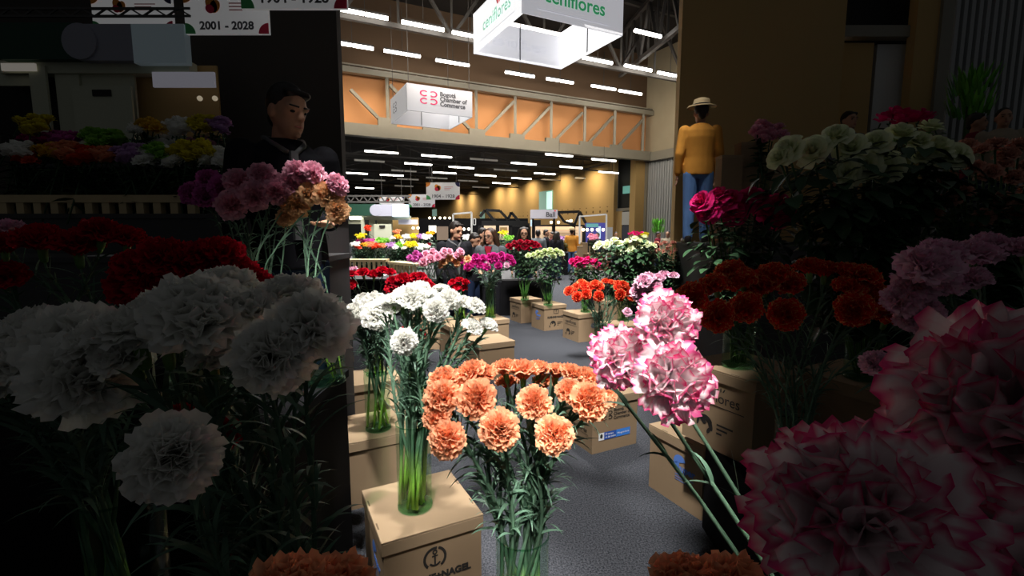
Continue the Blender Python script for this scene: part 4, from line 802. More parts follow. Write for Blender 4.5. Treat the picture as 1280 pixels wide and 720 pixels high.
    c = MB(); ell(c, [(.84, .185, .125, 0), (.95, .180, .122, 0), (1.05, .165, .115, 0), (1.17, .178, .125, -.005), (1.29, .198, .132, 0), (1.37, .192, .115, .005), (1.425, .125, .085, .01), (1.455, .085, .075, .012)])
    for p in wr: limb(c, [p[0], p[1], p[2] - (p[2] - p[1]).normalized() * .02], [.072, .058, .046])
    remesh(c, topname, top, t, vox, 4)
    l = MB(); ell(l, [(.80, .15, .10, 0), (.88, .178, .118, 0), (.97, .165, .112, 0)])
    for x in (-1, 1): limb(l, [(x * .085, 0, .86), (x * .096, -.012, .48), (x * .10, .012, .075)], [.102, .074, .060])
    remesh(l, 'trousers', legs, t, vox, 3)
    for x in (-1, 1):
        m = MB(); limb(m, [(x * .10, .035, .045), (x * .113, -.06, .045), (x * .12, -.145, .035)], [.047, .045, .036]); m.ball((x * .10, .03, .07), .05); remesh(m, 'shoe', SHOE, t, vox, 2)
    h = MB(); TR = Matrix.Translation(hp(0, .016, 1.622)) @ HR.to_3x3().to_4x4(); h.ball((0, 0, 0), .098, .86, .97, 1.0, 18, 12, TR)
    if hair == 'long':
        for x in (-1, 1): limb(h, [hp(x * .055, .01, 1.65), hp(x * .092, .03, 1.55), (x * .11, .035, 1.43), (x * .10, .02, 1.32)], [.055, .045, .048, .035])
        limb(h, [hp(0, .06, 1.62), hp(0, .075, 1.50), (0, .095, 1.34)], [.07, .075, .06])
    elif hair == 'bun': h.ball(hp(0, .10, 1.66), .045)
    else:
        limb(h, [hp(0, .05, 1.62), hp(0, .065, 1.54)], [.06, .045])
        limb(h, [hp(-.05, -.055, 1.675), hp(.05, -.06, 1.672)], [.018, .02])
    remesh(h, 'hair', haircol, t, max(vox, .008), 2)
    for x in (-1, 1):
        m = MB(); m.ball(hp(x * .032, -.080, 1.592), .012, sz=.6); m.build('eye', EYEW, t, True)
        m = MB(); limb(m, [hp(x * .016, -.098, 1.616), hp(x * .052, -.084, 1.618)], [.0045, .0035]); m.build('eyebrow', haircol, t, True)
    m = MB(); limb(m, [hp(-.022, -.096, 1.527), hp(0, -.104, 1.528), hp(.022, -.096, 1.527)], [.003, .0055, .003]); m.build('mouth', LIP, t, True)
    if 'glasses' in extra:
        m = MB()
        for x in (-1, 1):
            pts = [hp(x * .034 + .026 * math.cos(a), -.102, 1.592 + .020 * math.sin(a)) for a in [2 * PI * k / 14 for k in range(15)]]; m.tube(pts, .0028, 5); m.bar(hp(x * .06, -.10, 1.598), hp(x * .084, .0, 1.598), .004)
        m.bar(hp(-.008, -.104, 1.595), hp(.008, -.104, 1.595), .004); m.build('glasses', BLACKM, t)
    if 'hat' in extra:
        m = MB(); M = Matrix.Translation(hp(0, .008, 1.655)) @ HR.to_3x3().to_4x4(); m.lathe([(.165, -.012), (.168, 0), (.10, .010), (.098, .05), (.088, .085), (.05, .10), (.001, .098)], 24, M=M); ht = m.build('hat', STRAW, t, True)
        m = MB(); m.lathe([(.1015, .010), (.1005, .030)], 24, M=M); m.build('hat_band', BLACKM, ht, True)
    if 'collar' in extra:
        m = MB(); limb(m, [(-.088, .02, 1.455), (-.07, -.055, 1.425), (-.022, -.105, 1.385)], [.014, .013, .012]); limb(m, [(.088, .02, 1.455), (.07, -.055, 1.425), (.022, -.105, 1.385)], [.014, .013, .012]); limb(m, [(-.088, .02, 1.455), (0, .10, 1.465), (.088, .02, 1.455)], [.014, .014, .014]); m.build('collar_trim', ZIP, t, True)
        m = MB(); m.box(-.016, .016, -.150, -.118, .98, 1.385); m.build('zip_panel', ZIP, t)
    if 'vneck' in extra: m = MB(); m.prism([(-.06, 1.43), (.06, 1.43), (.0, 1.22)], -.135, -.10); m.build('red_blouse', REDTOP, t)
    return t
def stand(px, py, Y, z0=0): # foot point and height of someone whose head top is seen at (px, py)
    p = at_y(px, py, Y); return Vector((p.x, p.y, z0)), p.z - z0
def people():
    l, h = stand(568, 277.5, 6.5); person('man in black zip jacket looking down, behind the peach carnations', l, h, math.radians(28), BLACKJ, DJEANS, head=(math.radians(22), math.radians(14)), extra=('collar',), arms=('down', 'bent'), vox=.008)
    l, h = stand(613, 286, 7.0); person('woman in glasses and dark open jacket over a red top', l, h, math.radians(-14), GREYJ, BLACKJ, 'long', HAIRB, head=(math.radians(-18), math.radians(6)), extra=('glasses', 'vneck'), arms=('bent', 'bent'), vox=.009)
    l, h = stand(590, 291, 7.6); person('dark haired person in black half hidden between the man and the woman', l, h, math.radians(60), BLACKJ, DJEANS, head=(.2, .4), arms=('face', 'down'), vox=.012)
    l, h = stand(604, 285.5, 8.2); person('person in navy peeping out behind the woman in glasses', l, h, math.radians(30), NAVY, DJEANS, head=(.5, 0), vox=.012)
    l, h = stand(655, 284.5, 9.0); person('woman in glasses with long hair above the dark red roses', l, h, 0, BLACKJ, DJEANS, 'long', extra=('glasses',), head=(0, .12), vox=.010)
    l, h = stand(672.5, 287.5, 14); person('person in a charcoal jacket walking away right of the red roses', l, h, PI, GREYJ, DJEANS, vox=.014)
    l, h = stand(683, 287, 15.5); person('person in black standing left of the group under the lit shop sign', l, h, math.radians(80), BLACKJ, DJEANS, vox=.016, arms=('down', 'bent'))
    l, h = stand(690, 290, 16); person('person in black with a red sleeve bending at the lit shop', l, h, math.radians(-70), MAROON, DJEANS, vox=.016, arms=('reach', 'down'))
    l, h = stand(696, 289.5, 15); person('slim person in black beside the man in ochre', l, h, math.radians(150), BLACKJ, DJEANS, 'long', vox=.016)
    l, h = stand(715, 285.5, 17); person('man in ochre sweater, jeans and straw hat seen from behind in the aisle', l, h, math.radians(172), OCHRE, JEANS, extra=('hat',), vox=.012, topname='sweater')
    l, h = stand(740, 291, 18); person('dark haired person in black beside the pink flowers on crates', l, h, math.radians(40), BLACKJ, DJEANS, vox=.016)
    l, h = stand(747, 291, 18.5); person('person in black at the post right of the stacked crates', l, h, math.radians(-60), NAVY, DJEANS, vox=.016)
    l, h = stand(770, 290, 21); person('dark figure before the grey door, left of the cream roses', l, h, 0, BLACKJ, DJEANS, vox=.018)
    l, h = stand(823, 290, 17); person('person in a maroon top below the tall green plant', l, h, math.radians(50), MAROON, DJEANS, vox=.016)
    l, h = stand(835, 289, 16); person('dark haired woman in a beige coat at the right end of the hall', l, h, math.radians(-30), BEIGE, DJEANS, 'bun', vox=.016)
    # repeats of aisle figures on added stages at either side
    l, h = stand(352, 108, 2.42, .5); person('tall man in black zip jacket in the dim left display', l, h, math.radians(40), BLACKJ, DJEANS, head=(math.radians(22), math.radians(14)), extra=('collar',), arms=('down', 'bent'), vox=.007)
    l, h = stand(877, 129, 5.6, 1.4); person('man in ochre sweater and hat on the dim right stage', l, h, math.radians(172), OCHRE, JEANS, extra=('hat',), vox=.010, topname='sweater')
    l, h = stand(1222, 142, 6.0, 1.4); person('person in maroon on the dim right stage under a green plant', l, h, math.radians(50), MAROON, DJEANS, vox=.014)
    l, h = stand(1256, 136, 5.7, 1.4); person('woman in beige on the dim right stage by the edge', l, h, math.radians(-30), BEIGE, DJEANS, 'bun', vox=.014)
    l, h = stand(1062, 140, 6.1, 1.4); person('person in olive grey behind the dim cream roses', l, h, math.radians(10), GREYJ, DJEANS, vox=.014)
people()
# ------------------------------------------------------------------ tables, stands and booths
def slab(x0, y0, x1, y1, Y, m, name, parent=None, t=.06, side=False, origin=None):
    if side:
        (x0, y0, Yn), (x1, y1, _) = near(x0, y0, Y), near(x1, y1, Y); Y = Yn; t = t / 2
    a = at_y(x0, y1, Y); b = at_y(x1, y0, Y); mb = MB(); o = origin or Vector((0, 0, 0))
    mb.box(a.x - o.x, b.x - o.x, Y - o.y, Y + t - o.y, a.z - o.z, b.z - o.z); return mb.build(name, m, parent)
def block(name, label, cat, x0, x1, y0, y1, z0, z1, skirt, top, group=None):
    t = thing(name, label, cat, ((x0 + x1) / 2, (y0 + y1) / 2, z0), 0, group); w = (x1 - x0) / 2; d = (y1 - y0) / 2
    m = MB(); m.box(-w, w, -d, d, 0, z1 - z0 - .03); m.build('cloth_skirt', skirt, t); m = MB(); m.box(-w - .01, w + .01, -d - .01, d + .01, z1 - z0 - .03, z1 - z0); m.build('top', top, t); return t
ZT = .67
block('display_table', 'long table under charcoal cloth behind the pink and magenta carnations', 'table', -4.6, .72, 8.7, 12.4, 0, ZT, BLACKC, GREYC)
block('display_table', 'farther table of mixed flower bunches at left', 'table', -5.6, -1.6, 12.9, 15.2, 0, .74, BLACKC, GREYC)
# slatted crates standing on the long table
def slat_stand(label, a, b, h, n, dep=.25):
    t = thing('slatted_stand', label, 'stand', a); v = b - a; nrm = Vector((-v.y, v.x, 0)).normalized() * dep
    m = MB(); m.bar((nrm * .5) + Vector((0, 0, h)), v + nrm * .5 + Vector((0, 0, h)), dep + .06, .05); m.build('top_board', WOOD, t)
    for i in range(n):
        p = v * ((i + .5) / n); m = MB(); m.bar(p, p + Vector((0, 0, h - .02)), .05, .05); m.build('slat', WHITE if i % 2 == 0 and False else WOOD, t)
    return t
a = at_y(428, 334, 10.2); b = at_y(483, 334, 10.2); slat_stand('pale slatted wooden stand at the left end of the long table', Vector((a.x, 10.2, ZT)), Vector((b.x, 10.2, ZT)), .24, 9)
b2 = at_y(520, 336, 9.3); slat_stand('pale slatted wooden stand running towards the pink carnations', Vector((b.x + .05, 10.2, ZT)), Vector((b2.x, 9.4, ZT)), .2, 8)
for x, y, l in ((474.5, 343.8, 'white paper card on the charcoal table behind the red carnations'), (514.5, 351.3, 'white paper card at the front of the charcoal table')):
    p = at_z(x, y, ZT + .002); t = MB(); t.box(-.13, .13, -.10, .10, 0, .004); o = t.build('paper_card', WHITE, None); o.location = (p.x, max(8.9, p.y), ZT); tag(o, l, 'card')
# simple cut flowers for the packed rows: head, stem and leaves in one mesh
_tf = {}
def tf_mesh(color, v):
    if (color, v) in _tf: return _tf[(color, v)]
    r = random.Random(v + 3); mb = MB(); src = bloom(color, 'low', v); n = len(src.vertices); co = np.zeros(n * 3, dtype=np.float32); src.vertices.foreach_get('co', co); co = co.reshape(-1, 3) * .5
    att = [np.zeros(n, dtype=np.float32) for _ in range(3)]
    for a, nm in zip(att, ('pu', 'pv', 'pr')): src.attributes[nm].data.foreach_get('value', a)
    mb.add([(float(p[0]), float(p[1]), float(p[2])) for p in co], [tuple(p.vertices) for p in src.polygons], [tuple(float(a[i]) for a in att) for i in range(n)])
    mb.mi = 1; mb.tube([(0, 0, -4.2), (0, 0, -2), (0, 0, -.4)], .045, 5, [.3, .7, 1, .5])
    for k in range(9):
        a = r.uniform(0, 6.28); e = Vector((math.cos(a), math.sin(a), .3)); add_leaf(mb, Vector((0, 0, -3 + 2.3 * k / 9)), e, Vector((-e.y, e.x, 0)), r.uniform(.6, 1.1), .17, .8, r.random(), 3)
    _tf[(color, v)] = mb.mesh('packed_flower', [PET[color], RLEAF], True); return _tf[(color, v)]
def packed(color, n, px, py, wpx, hpx, dia, Y, label, group, side=False, zb=None, vase=True, kind='bunch_flower'):
    """n heads filling an oval wpx by hpx about (px, py), stems down into one glass"""
    rnd = random.Random(int(px * 7 + py)); dia *= 1.25
    for i in range(n):
        a = i * 2.39996; q = math.sqrt((i + .5) / n); x = px + wpx / 2 * q * math.cos(a); y = py + hpx / 2 * q * math.sin(a) * .9; dy = -.22 * q * math.sin(a)
        if side: X, Yp, d = near(x, y, Y); P = at_y(X, Yp, d + dy * .5); rad = dia * MAG / 2 * d / FPX
        else: P = at_y(x, y, Y + dy); rad = dia / 2 * Y / FPX
        kind = 'rose' if 'rose' in color else 'mixed_flower' if color in ('white', 'yellow', 'gold', 'lilac', 'greenbloom') else 'bunch_flower'  # species unknown: sorted by colour alone, all but roses share one bloom shape
        o = bpy.data.objects.new(kind, tf_mesh(color, rnd.randrange(3))); COL.objects.link(o); o.location = P; s = rad * 2; o.scale = (s, s, s)
        o.rotation_euler = (rnd.uniform(.1, .5), rnd.uniform(-.3, .3), rnd.uniform(0, 6.28)); tag(o, label, 'flower', group)
    if vase:
        if side: X, Yp, d = near(px, py, Y); P = at_y(X, Yp, d)
        else: P = at_y(px, py, Y)
        low = P.z - rad * 2 * 4.0
        if low > zb + .08:
            t = thing('display_plinth', f'dark plinth under the {group}', 'plinth', (P.x, P.y, zb)); w_ = .10 if side else .14; m = MB(); m.box(-w_, w_, -w_, w_, 0, low - zb - .02); m.build('cloth_skirt', BLACKC, t); m = MB(); m.box(-w_, w_, -w_, w_, low - zb - .02, low - zb); m.build('top_board', GREYC, t); zb = low
        h = max(.12, min(.34, P.z - zb - .10)); glass_vase('glass vase under the ' + group, Vector((P.x, P.y, zb)), .055 if side else .075, h)
PW = {'gold': 'golden', 'greenbloom': 'fresh green'}
front = [('white', 6, 444, 305, 9, 5, 5), ('scarlet', 5, 447.5, 308, 7, 5, 4.5), ('gold', 6, 457.5, 305.5, 8, 5, 5), ('coral', 7, 463, 305, 9, 6, 5), ('scarlet', 8, 469, 307, 13, 6, 5.5), ('coral', 6, 478, 307, 9, 5, 5), ('lilac', 7, 488.5, 306, 11, 6, 5), ('white', 7, 494.5, 307.5, 9, 5, 5.5), ('greenbloom', 5, 499.5, 305.5, 7, 6, 4.5), ('white', 8, 505.5, 308, 8, 6, 5.5), ('yellow', 11, 513.5, 305.5, 17, 7, 5.5), ('white', 10, 527, 308, 17, 6, 6)]
back = [('white', 8, 505, 302.5, 15, 4, 5), ('pink', 7, 518, 302.5, 13, 3, 4.5), ('magenta', 8, 452, 301, 13, 4, 4.5), ('mauve', 8, 462.5, 300.5, 13, 3.5, 4.5), ('greenbloom', 9, 477.5, 300.5, 16, 6, 5.5), ('white', 4, 491, 297, 5, 2, 4), ('gold', 5, 497.5, 295.5, 7, 4, 4.5), ('white', 7, 508.5, 295.5, 8, 5, 5), ('yellow', 6, 517, 295, 8, 6, 5), ('lilac', 6, 523.5, 295.5, 8, 6, 4.5), ('white', 8, 533, 296, 12, 5, 5), ('yellow', 7, 451, 294.5, 13, 7, 4.5), ('redrose', 6, 534, 305.5, 9, 4, 4.5)]
for L, row, Y, zb in ((front, 'front row of the long table', 11.0, ZT), (back, 'back table', 13.6, .74)):
    for i, (c, n, x, y, wx, hx, dia) in enumerate(L): 
        nm = PW.get(c, c).replace('redrose', 'dark red'); packed(c, n, x, y, wx, hx, dia, Y, f'{nm} flower in the bunch {ORD[i] if i < 12 else "last"} along the {row}', f'{nm} bunch {ORD[i] if i < 12 else "last"} along the {row}', zb=zb)
packed('gold', 6, 538.5, 291.5, 9, 4, 4.5, 15, 'golden flower in the bunch raised left of the man in black', 'golden bunch beside the man in black', zb=.74)
packed('coral', 6, 496, 290, 8, 7, 4, 14.5, 'rusty coral flower in the bunch before the wooden booth', 'rusty bunch before the wooden booth', zb=.74)
packed('white', 14, 588, 297, 18, 9, 5, 9.5, 'white flower in the big bunch right of the man in black', 'white bunch right of the man in black', zb=ZT)
packed('greenbloom', 8, 636, 297, 12, 6, 4.5, 11, 'pale green flower in the bunch left of the woman above red roses', 'pale green bunch left of the woman', zb=ZT)
packed('yellow', 6, 629, 291, 10, 6, 4, 12.1, 'yellow flower in the bunch behind the woman in glasses', 'yellow bunch behind the woman in glasses', zb=ZT)
packed('pink', 9, 741, 296, 12, 8, 4.5, 16.5, 'pink flower on the stacked crates by the man in ochre', 'pink flowers on the crates', zb=.78)
packed('pinkrose', 10, 796, 291.5, 20, 5, 5, 11, 'dusky pink flower arching behind the cream roses', 'dusky pink flowers behind the cream roses', zb=.6)
packed('yellow', 6, 806, 293.5, 8, 6, 4.5, 9, 'lime yellow flower at the back of the cream roses', 'lime flowers behind the cream roses', zb=.6)
packed('lilac', 8, 701, 298, 9, 6, 4, 17, 'pale flower at the lit shop counter left of the man in ochre', 'pale flowers at the lit shop', zb=.8)
block('display_plinth', 'black plinth hidden behind the cream roses', 'plinth', 1.55, 3.3, 8.6, 11.4, 0, .6, BLACKC, GREYC)
block('display_plinth', 'small plinth of flowers at the lit shop counter', 'plinth', 1.45, 1.95, 16.7, 17.3, 0, .8, BLACKC, GREYC)
for i, (x, y0, y1, l) in enumerate(((726, 309, 320, 'left of three'), (733.5, 305, 320, 'tallest, middle of three'), (741, 309.5, 320, 'right of three'))):
    a = at_y(x - 3.3, y1, 16.2 + .0 * i); b = at_y(x + 3.3, y0, 16.2); t = thing('stacked_crate', f'brown crate behind the hot pink roses, {l}', 'crate', (a.x + .09, 16.4 + (.3 if i == 1 else 0), 0)); m = MB(); m.box(-.09, .09, -.1, .1, 0, b.z if i != 2 else b.z); m.build('body', CARD, t); m = MB(); m.box(-.095, .095, -.105, .105, b.z, b.z + .03); m.build('lid', CARD2, t)
block('display_plinth', 'low red plinth under pink flowers by the crates', 'plinth', 2.2, 3.4, 16.55, 17.4, 0, .75, mat('brick_red', (.3, .1, .07), .8), CARD2)
# booths
BULB = mat('warm_bulb', (1, .9, .7), .4, emit=(1, .85, .6), es=3); LIT = mat('lit_screen', (.5, .7, .9), .3, emit=(.75, .92, 1), es=.5); PILL = mat('grey_panel', (.42, .42, .50), .6, emit=(.6, .6, .75), es=.06)
FGREEN = mat('deep_green_fascia', (.012, .06, .035), .6); WARMW = mat('glowing_shelf_wall', (.75, .55, .38), .7, emit=(1, .72, .45), es=.35); WOODW = mat('honey_panel', (.50, .32, .12), .7); PURP = mat('night_screen', (.03, .03, .12), .3, emit=(.10, .10, .45), es=.5); PGREY = mat('pale_grey_panel', (.62, .60, .66), .6, emit=(.8, .78, .9), es=.10)  # shelf wall glows by itself, in place of light from shop lamps
def green_booth(side):
    LIT = mat('dim_screen', (.30, .38, .42), .3, emit=(.75, .92, 1), es=.03) if side else MATS['lit_screen']; PILL = mat('shaded_grey_panel', (.34, .34, .40), .6) if side else MATS['grey_panel']; TUBE = TUBEOFF if side else MATS['lamp_tube']; BULB = mat('dim_bulb', (.5, .45, .35), .4, emit=(1, .85, .6), es=.25) if side else MATS['warm_bulb']  # side copies darkened: the dim stretch is put into their colour and glow
    Y = 18; w = 'in the dim left background' if side else 'beyond the flower tables at left'
    n = near(438, 300, Y) if side else (438, 300, Y); base = at_y(n[0], n[1], n[2]); base = Vector((base.x, base.y, 0)); t = thing('exhibition_booth', f'booth with green fascia and lit screen {w}', 'booth', base)
    S = lambda *a, **k: slab(*a, parent=t, side=side, origin=base, **k)
    x0 = 437.5 if side else 428
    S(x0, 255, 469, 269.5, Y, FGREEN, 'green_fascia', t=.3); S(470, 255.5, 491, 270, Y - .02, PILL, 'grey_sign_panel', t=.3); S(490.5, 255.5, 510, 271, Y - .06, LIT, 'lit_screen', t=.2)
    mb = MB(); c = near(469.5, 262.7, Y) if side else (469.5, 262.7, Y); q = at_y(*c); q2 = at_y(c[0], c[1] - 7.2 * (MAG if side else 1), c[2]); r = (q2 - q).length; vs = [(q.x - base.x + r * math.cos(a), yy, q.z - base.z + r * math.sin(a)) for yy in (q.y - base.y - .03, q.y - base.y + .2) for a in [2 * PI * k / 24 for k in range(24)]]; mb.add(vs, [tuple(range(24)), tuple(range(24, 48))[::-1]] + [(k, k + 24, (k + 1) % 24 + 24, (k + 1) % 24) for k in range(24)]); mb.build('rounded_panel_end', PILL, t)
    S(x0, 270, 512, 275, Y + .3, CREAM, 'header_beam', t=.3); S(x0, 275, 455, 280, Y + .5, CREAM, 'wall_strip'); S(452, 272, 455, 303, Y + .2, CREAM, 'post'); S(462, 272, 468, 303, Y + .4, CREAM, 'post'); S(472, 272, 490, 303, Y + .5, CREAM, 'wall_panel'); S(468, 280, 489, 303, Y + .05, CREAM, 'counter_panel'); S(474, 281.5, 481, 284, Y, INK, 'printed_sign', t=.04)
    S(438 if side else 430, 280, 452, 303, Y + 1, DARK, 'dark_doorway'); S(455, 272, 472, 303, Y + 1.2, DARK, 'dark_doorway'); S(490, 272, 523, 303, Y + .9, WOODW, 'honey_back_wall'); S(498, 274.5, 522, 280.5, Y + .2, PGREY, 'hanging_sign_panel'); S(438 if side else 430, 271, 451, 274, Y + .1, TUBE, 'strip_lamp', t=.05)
    for i, x in enumerate((516.5, 522.5)):
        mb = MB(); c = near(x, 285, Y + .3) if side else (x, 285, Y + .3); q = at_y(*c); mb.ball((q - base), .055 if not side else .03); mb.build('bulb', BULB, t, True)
    # truss line above the fascia
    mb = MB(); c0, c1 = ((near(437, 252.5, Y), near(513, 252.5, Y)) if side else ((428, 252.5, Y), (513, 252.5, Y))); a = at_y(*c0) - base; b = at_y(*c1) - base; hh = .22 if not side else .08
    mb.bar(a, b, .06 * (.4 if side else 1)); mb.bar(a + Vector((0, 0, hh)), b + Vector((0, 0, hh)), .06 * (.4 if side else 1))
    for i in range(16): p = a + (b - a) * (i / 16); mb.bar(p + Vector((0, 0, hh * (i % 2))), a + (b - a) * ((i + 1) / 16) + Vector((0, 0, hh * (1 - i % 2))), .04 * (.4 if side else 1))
    mb.build('roof_lattice', DSTEEL, t); return t
green_booth(False)
t = thing('dark_partition', 'long black partition with small spot lamps behind the man', 'partition', at_y(522, 300, 23)); o = t.location.copy(); o.z = 0; t.location = o
slab(522, 273, 660, 303, 23, BLACKC, 'panel', t, origin=o); 
for x in (537, 543, 550, 556, 562): mb = MB(); q = at_y(x, 272.5, 22.8); mb.ball(q - o, .06); mb.build('bulb', BULB, t, True)
for x in (575, 580, 586): mb = MB(); q = at_y(x, 286.5, 22.7); mb.ball(q - o, .07); mb.build('bulb', BULB, t, True)
slab(536, 282, 545, 291, 22.6, mat('white_lamp_shade', (.9, .88, .8), .5, emit=(1, .95, .8), es=1.1), 'lamp_shade', t, origin=o); slab(546, 283, 560, 300, 22.5, mat('slatted_taupe', (.30, .22, .16), .7), 'slatted_panel', t, origin=o)
def frame(label, pts, Y, w, m, name='white_frame', cat='frame', w2=None):
    base = at_y(pts[0][0], 300, Y); base.z = 0; t = thing(name, label, cat, base)
    for (x0, y0), (x1, y1) in zip(pts, pts[1:]): mb = MB(); mb.bar(at_y(x0, y0, Y) - base, at_y(x1, y1, Y) - base, w); mb.build('post' if abs(x1 - x0) < abs(y1 - y0) else 'crossbar', m, t)
    return t
frame('white metal frame above the man in black', [(566.5, 335), (566.5, 267.5), (589.5, 265.5), (589.5, 335)], 13, .045, WHITE)
frame('white metal frame between the shop and the cream roses', [(724.5, 305), (724.5, 270.5), (758, 268), (758, 325)], 14.5, .045, WHITE)
frame('small white sign frame on the post beside the man', [(591.5, 281), (591.5, 273.5), (594.5, 273.5), (594.5, 281), (591.5, 281)], 12.9, .02, WHITE, 'sign_frame')
def pergola(label, roof, beam, Y, posts):
    base = at_y(roof[0][0], 300, Y); base.z = 0; t = thing('black_pergola', label, 'pergola', base); w = .11
    for dy in (0,):
        for (x0, y0), (x1, y1) in zip(roof, roof[1:]):
            mb = MB(); d = Vector((0, dy, 0)); mb.bar(at_y(x0, y0, Y) - base + d, at_y(x1, y1, Y) - base + d, w); mb.build('rafter', BLACKM, t)
    mb = MB(); a = at_y(beam[0], beam[2], Y - .1) - base; b = at_y(beam[1], beam[3], Y - .1) - base; mb.box(a.x, b.x, -.1, .1, b.z, a.z); mb.build('fascia_board', BLACKM, t)
    for x in posts: mb = MB(); q = at_y(x, beam[3], Y) - base; mb.bar((q.x, 0, 0), (q.x, 0, q.z), .14); mb.build('post', BLACKM, t)
    return t
pergola('black pergola with open gable roof behind the woman in glasses', [(600, 271), (606.5, 262.5), (619, 277), None][:3], (602, 660, 276, 282), 19, (600, 622, 638, 659))
pergola('black zigzag gable frame right of the first pergola', [(607, 262.5), (625, 263.5), (635, 274.5), (639, 265.5), (649, 277)], (640, 662, 279, 283.5), 20, (661,))
pergola('black pergola over the lit shop right of the white shop sign', [(697, 265.5), (724.5, 264.5), (732, 279)], (666, 731, 281, 283), 20.5, (667, 692, 717, 730))
frame('black brace of the shop pergola', [(697, 265.5), (705, 277), (718, 281), (724.5, 265)], 20.3, .10, BLACKM, 'black_brace', 'brace')
t = thing('lit_shop', 'lit shop with pale shelves beyond the man in ochre', 'shop', Vector((at_y(665, 300, 22.5).x, 22.5, 0))); o = t.location.copy()
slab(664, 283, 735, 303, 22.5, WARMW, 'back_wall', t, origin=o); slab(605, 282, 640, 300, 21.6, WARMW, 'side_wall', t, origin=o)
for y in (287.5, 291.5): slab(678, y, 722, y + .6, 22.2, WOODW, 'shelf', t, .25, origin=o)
for x in (689, 698, 709, 712, 714): mb = MB(); q = at_y(x, 276 + (x % 3), 21.5); mb.ball(q - o, .065); mb.build('bulb', BULB, t, True)
for x in (729, 734, 740, 747, 754): mb = MB(); q = at_y(x, 287.3, 20); mb.ball(q - o, .065); mb.build('bulb', BULB, t, True)
slab(663, 274.5, 666.5, 283, 21, LIT, 'blue_lit_panel', t, origin=o); slab(666, 275, 676, 281, 21.2, BLACKM, 'dark_box', t, origin=o); slab(625, 284, 634, 292, 21.4, WOODW, 'menu_board', t, origin=o)
t = thing('screen_wall', 'dark screen wall glowing blue behind the row of bulbs', 'screen', Vector((at_y(731, 300, 22).x, 22, 0))); o = t.location.copy(); slab(731, 278.5, 757, 303, 22, PURP, 'screen', t, origin=o); slab(733, 279.5, 748, 284, 21.9, mat('green_blue_picture', (.1, .3, .3), .3, emit=(.2, .5, .5), es=.4), 'bright_picture', t, .05, origin=o); slab(748, 283, 751, 300, 21.9, LIT, 'light_column', t, .05, origin=o); slab(757, 284, 766, 303, 22.5, mat('grey_screen_panel', (.35, .36, .36), .6), 'grey_panel', t, .05, origin=o)
a = at_y(663.5, 273, 18.5); b = at_y(697, 262, 18.5); t = thing('shop_sign', 'pale square shop sign reading Ball over the lit shop', 'sign', Vector((a.x, 18.5, a.z))); m = MB(); m.box(0, b.x - a.x, 0, .7, 0, b.z - a.z); m.build('sign_box', PGREY, t); textmesh('lettering', 'Ball', (b.z - a.z) * .78, SGREY, t, face_M(((b.x - a.x) * .74, -.01, (b.z - a.z) * .42), (1, 0, 0), (0, 0, 1)), bold=.004); mb = MB(); rect(mb, 0, 0, .07, .04); place(mb, 'red_dash', SRED, t, face_M(((b.x - a.x) * .87, -.012, (b.z - a.z) * .80), (1, 0, 0), (0, 0, 1)))
for x in (.1, b.x - a.x - .1): mb = MB(); mb.bar((x, .35, -a.z), (x, .35, 0), .08); mb.build('post', BLACKM, t)
# tall bright green plant by the column
def tall_plant(label, px, y0, y1, Y, side=False, z0=0):
    if side: (x, yt, d), (_, yb, _) = near(px, y0, Y), near(px, y1, Y)
    else: x, yt, yb, d = px, y0, y1, Y
    top = at_y(x, yt, d); bot = at_y(x, yb, d); t = thing('tall_plant', label, 'plant', Vector((top.x, top.y, z0))); r = random.Random(4); mb = MB(); sc = (top.z - bot.z)
    for i in range(160): 
        a = r.uniform(0, 6.28); q = sc * .42 * math.sqrt(r.random()); z = bot.z - z0 + sc * r.random() * .85; add_leaf(mb, Vector((q * math.cos(a), q * math.sin(a), z)), Vector((math.cos(a) * .25, math.sin(a) * .25, 1)), Vector((-math.sin(a), math.cos(a), 0)), sc * .35, sc * .045, .5, r.random(), 4)
    mb.build('foliage', green_mat('lime_leaf' + str(side), (.10, .36, .03), (.20, .55, .06), 0, 1), t, True); mb = MB(); mb.tube([(0, 0, .3), (0, 0, bot.z - z0 + .2)], .05, 6, [0, 1, .5]); mb.build('stem', RSTEM, t, True); mb = MB(); mb.lathe([(.001, 0), (.18, 0), (.22, .35), (.001, .35)], 20); mb.build('pot', BLACKM, t, True); return t
tall_plant('tall lime green plant by the grey corrugated door', 823, 275, 293, 20)
# red balloon flowers and dim booth furniture at left
packed('scarlet', 6, 459.5, 285, 6, 8, 4.5, 16.5, 'red flower in the raised bunch before the green booth', 'raised red bunch before the green booth', zb=0)
# ------------------------------------------------------------------ more added repeats of the aisle displays, dim at either side
block('display_riser', 'black riser behind the dim left bouquet', 'riser', -2.4, -.72, 1.02, 2.02, 0, .95, BLACKC, BLACKC)
block('display_stage', 'low dark stage under the man at left', 'stage', -2.6, -1.0, 2.12, 2.62, 0, .5, BLACKC, GREYC)
block('display_riser', 'charcoal riser with white cards at left', 'riser', -3.2, -1.08, 2.7, 3.18, 0, 1.40, GREYC, GREYC)
block('display_riser', 'charcoal riser carrying the dim front row of bunches at left', 'riser', -3.6, -1.32, 3.22, 3.9, 0, 1.66, GREYC, GREYC)
block('display_riser', 'charcoal riser carrying the dim back row of bunches at left', 'riser', -4.0, -1.62, 3.95, 4.7, 0, 2.08, BLACKC, GREYC)
lk2 = lambda x, y: x < 438
def VB(px, Y, z): p = at_y(px, 300, Y); return Vector((p.x, p.y, z))
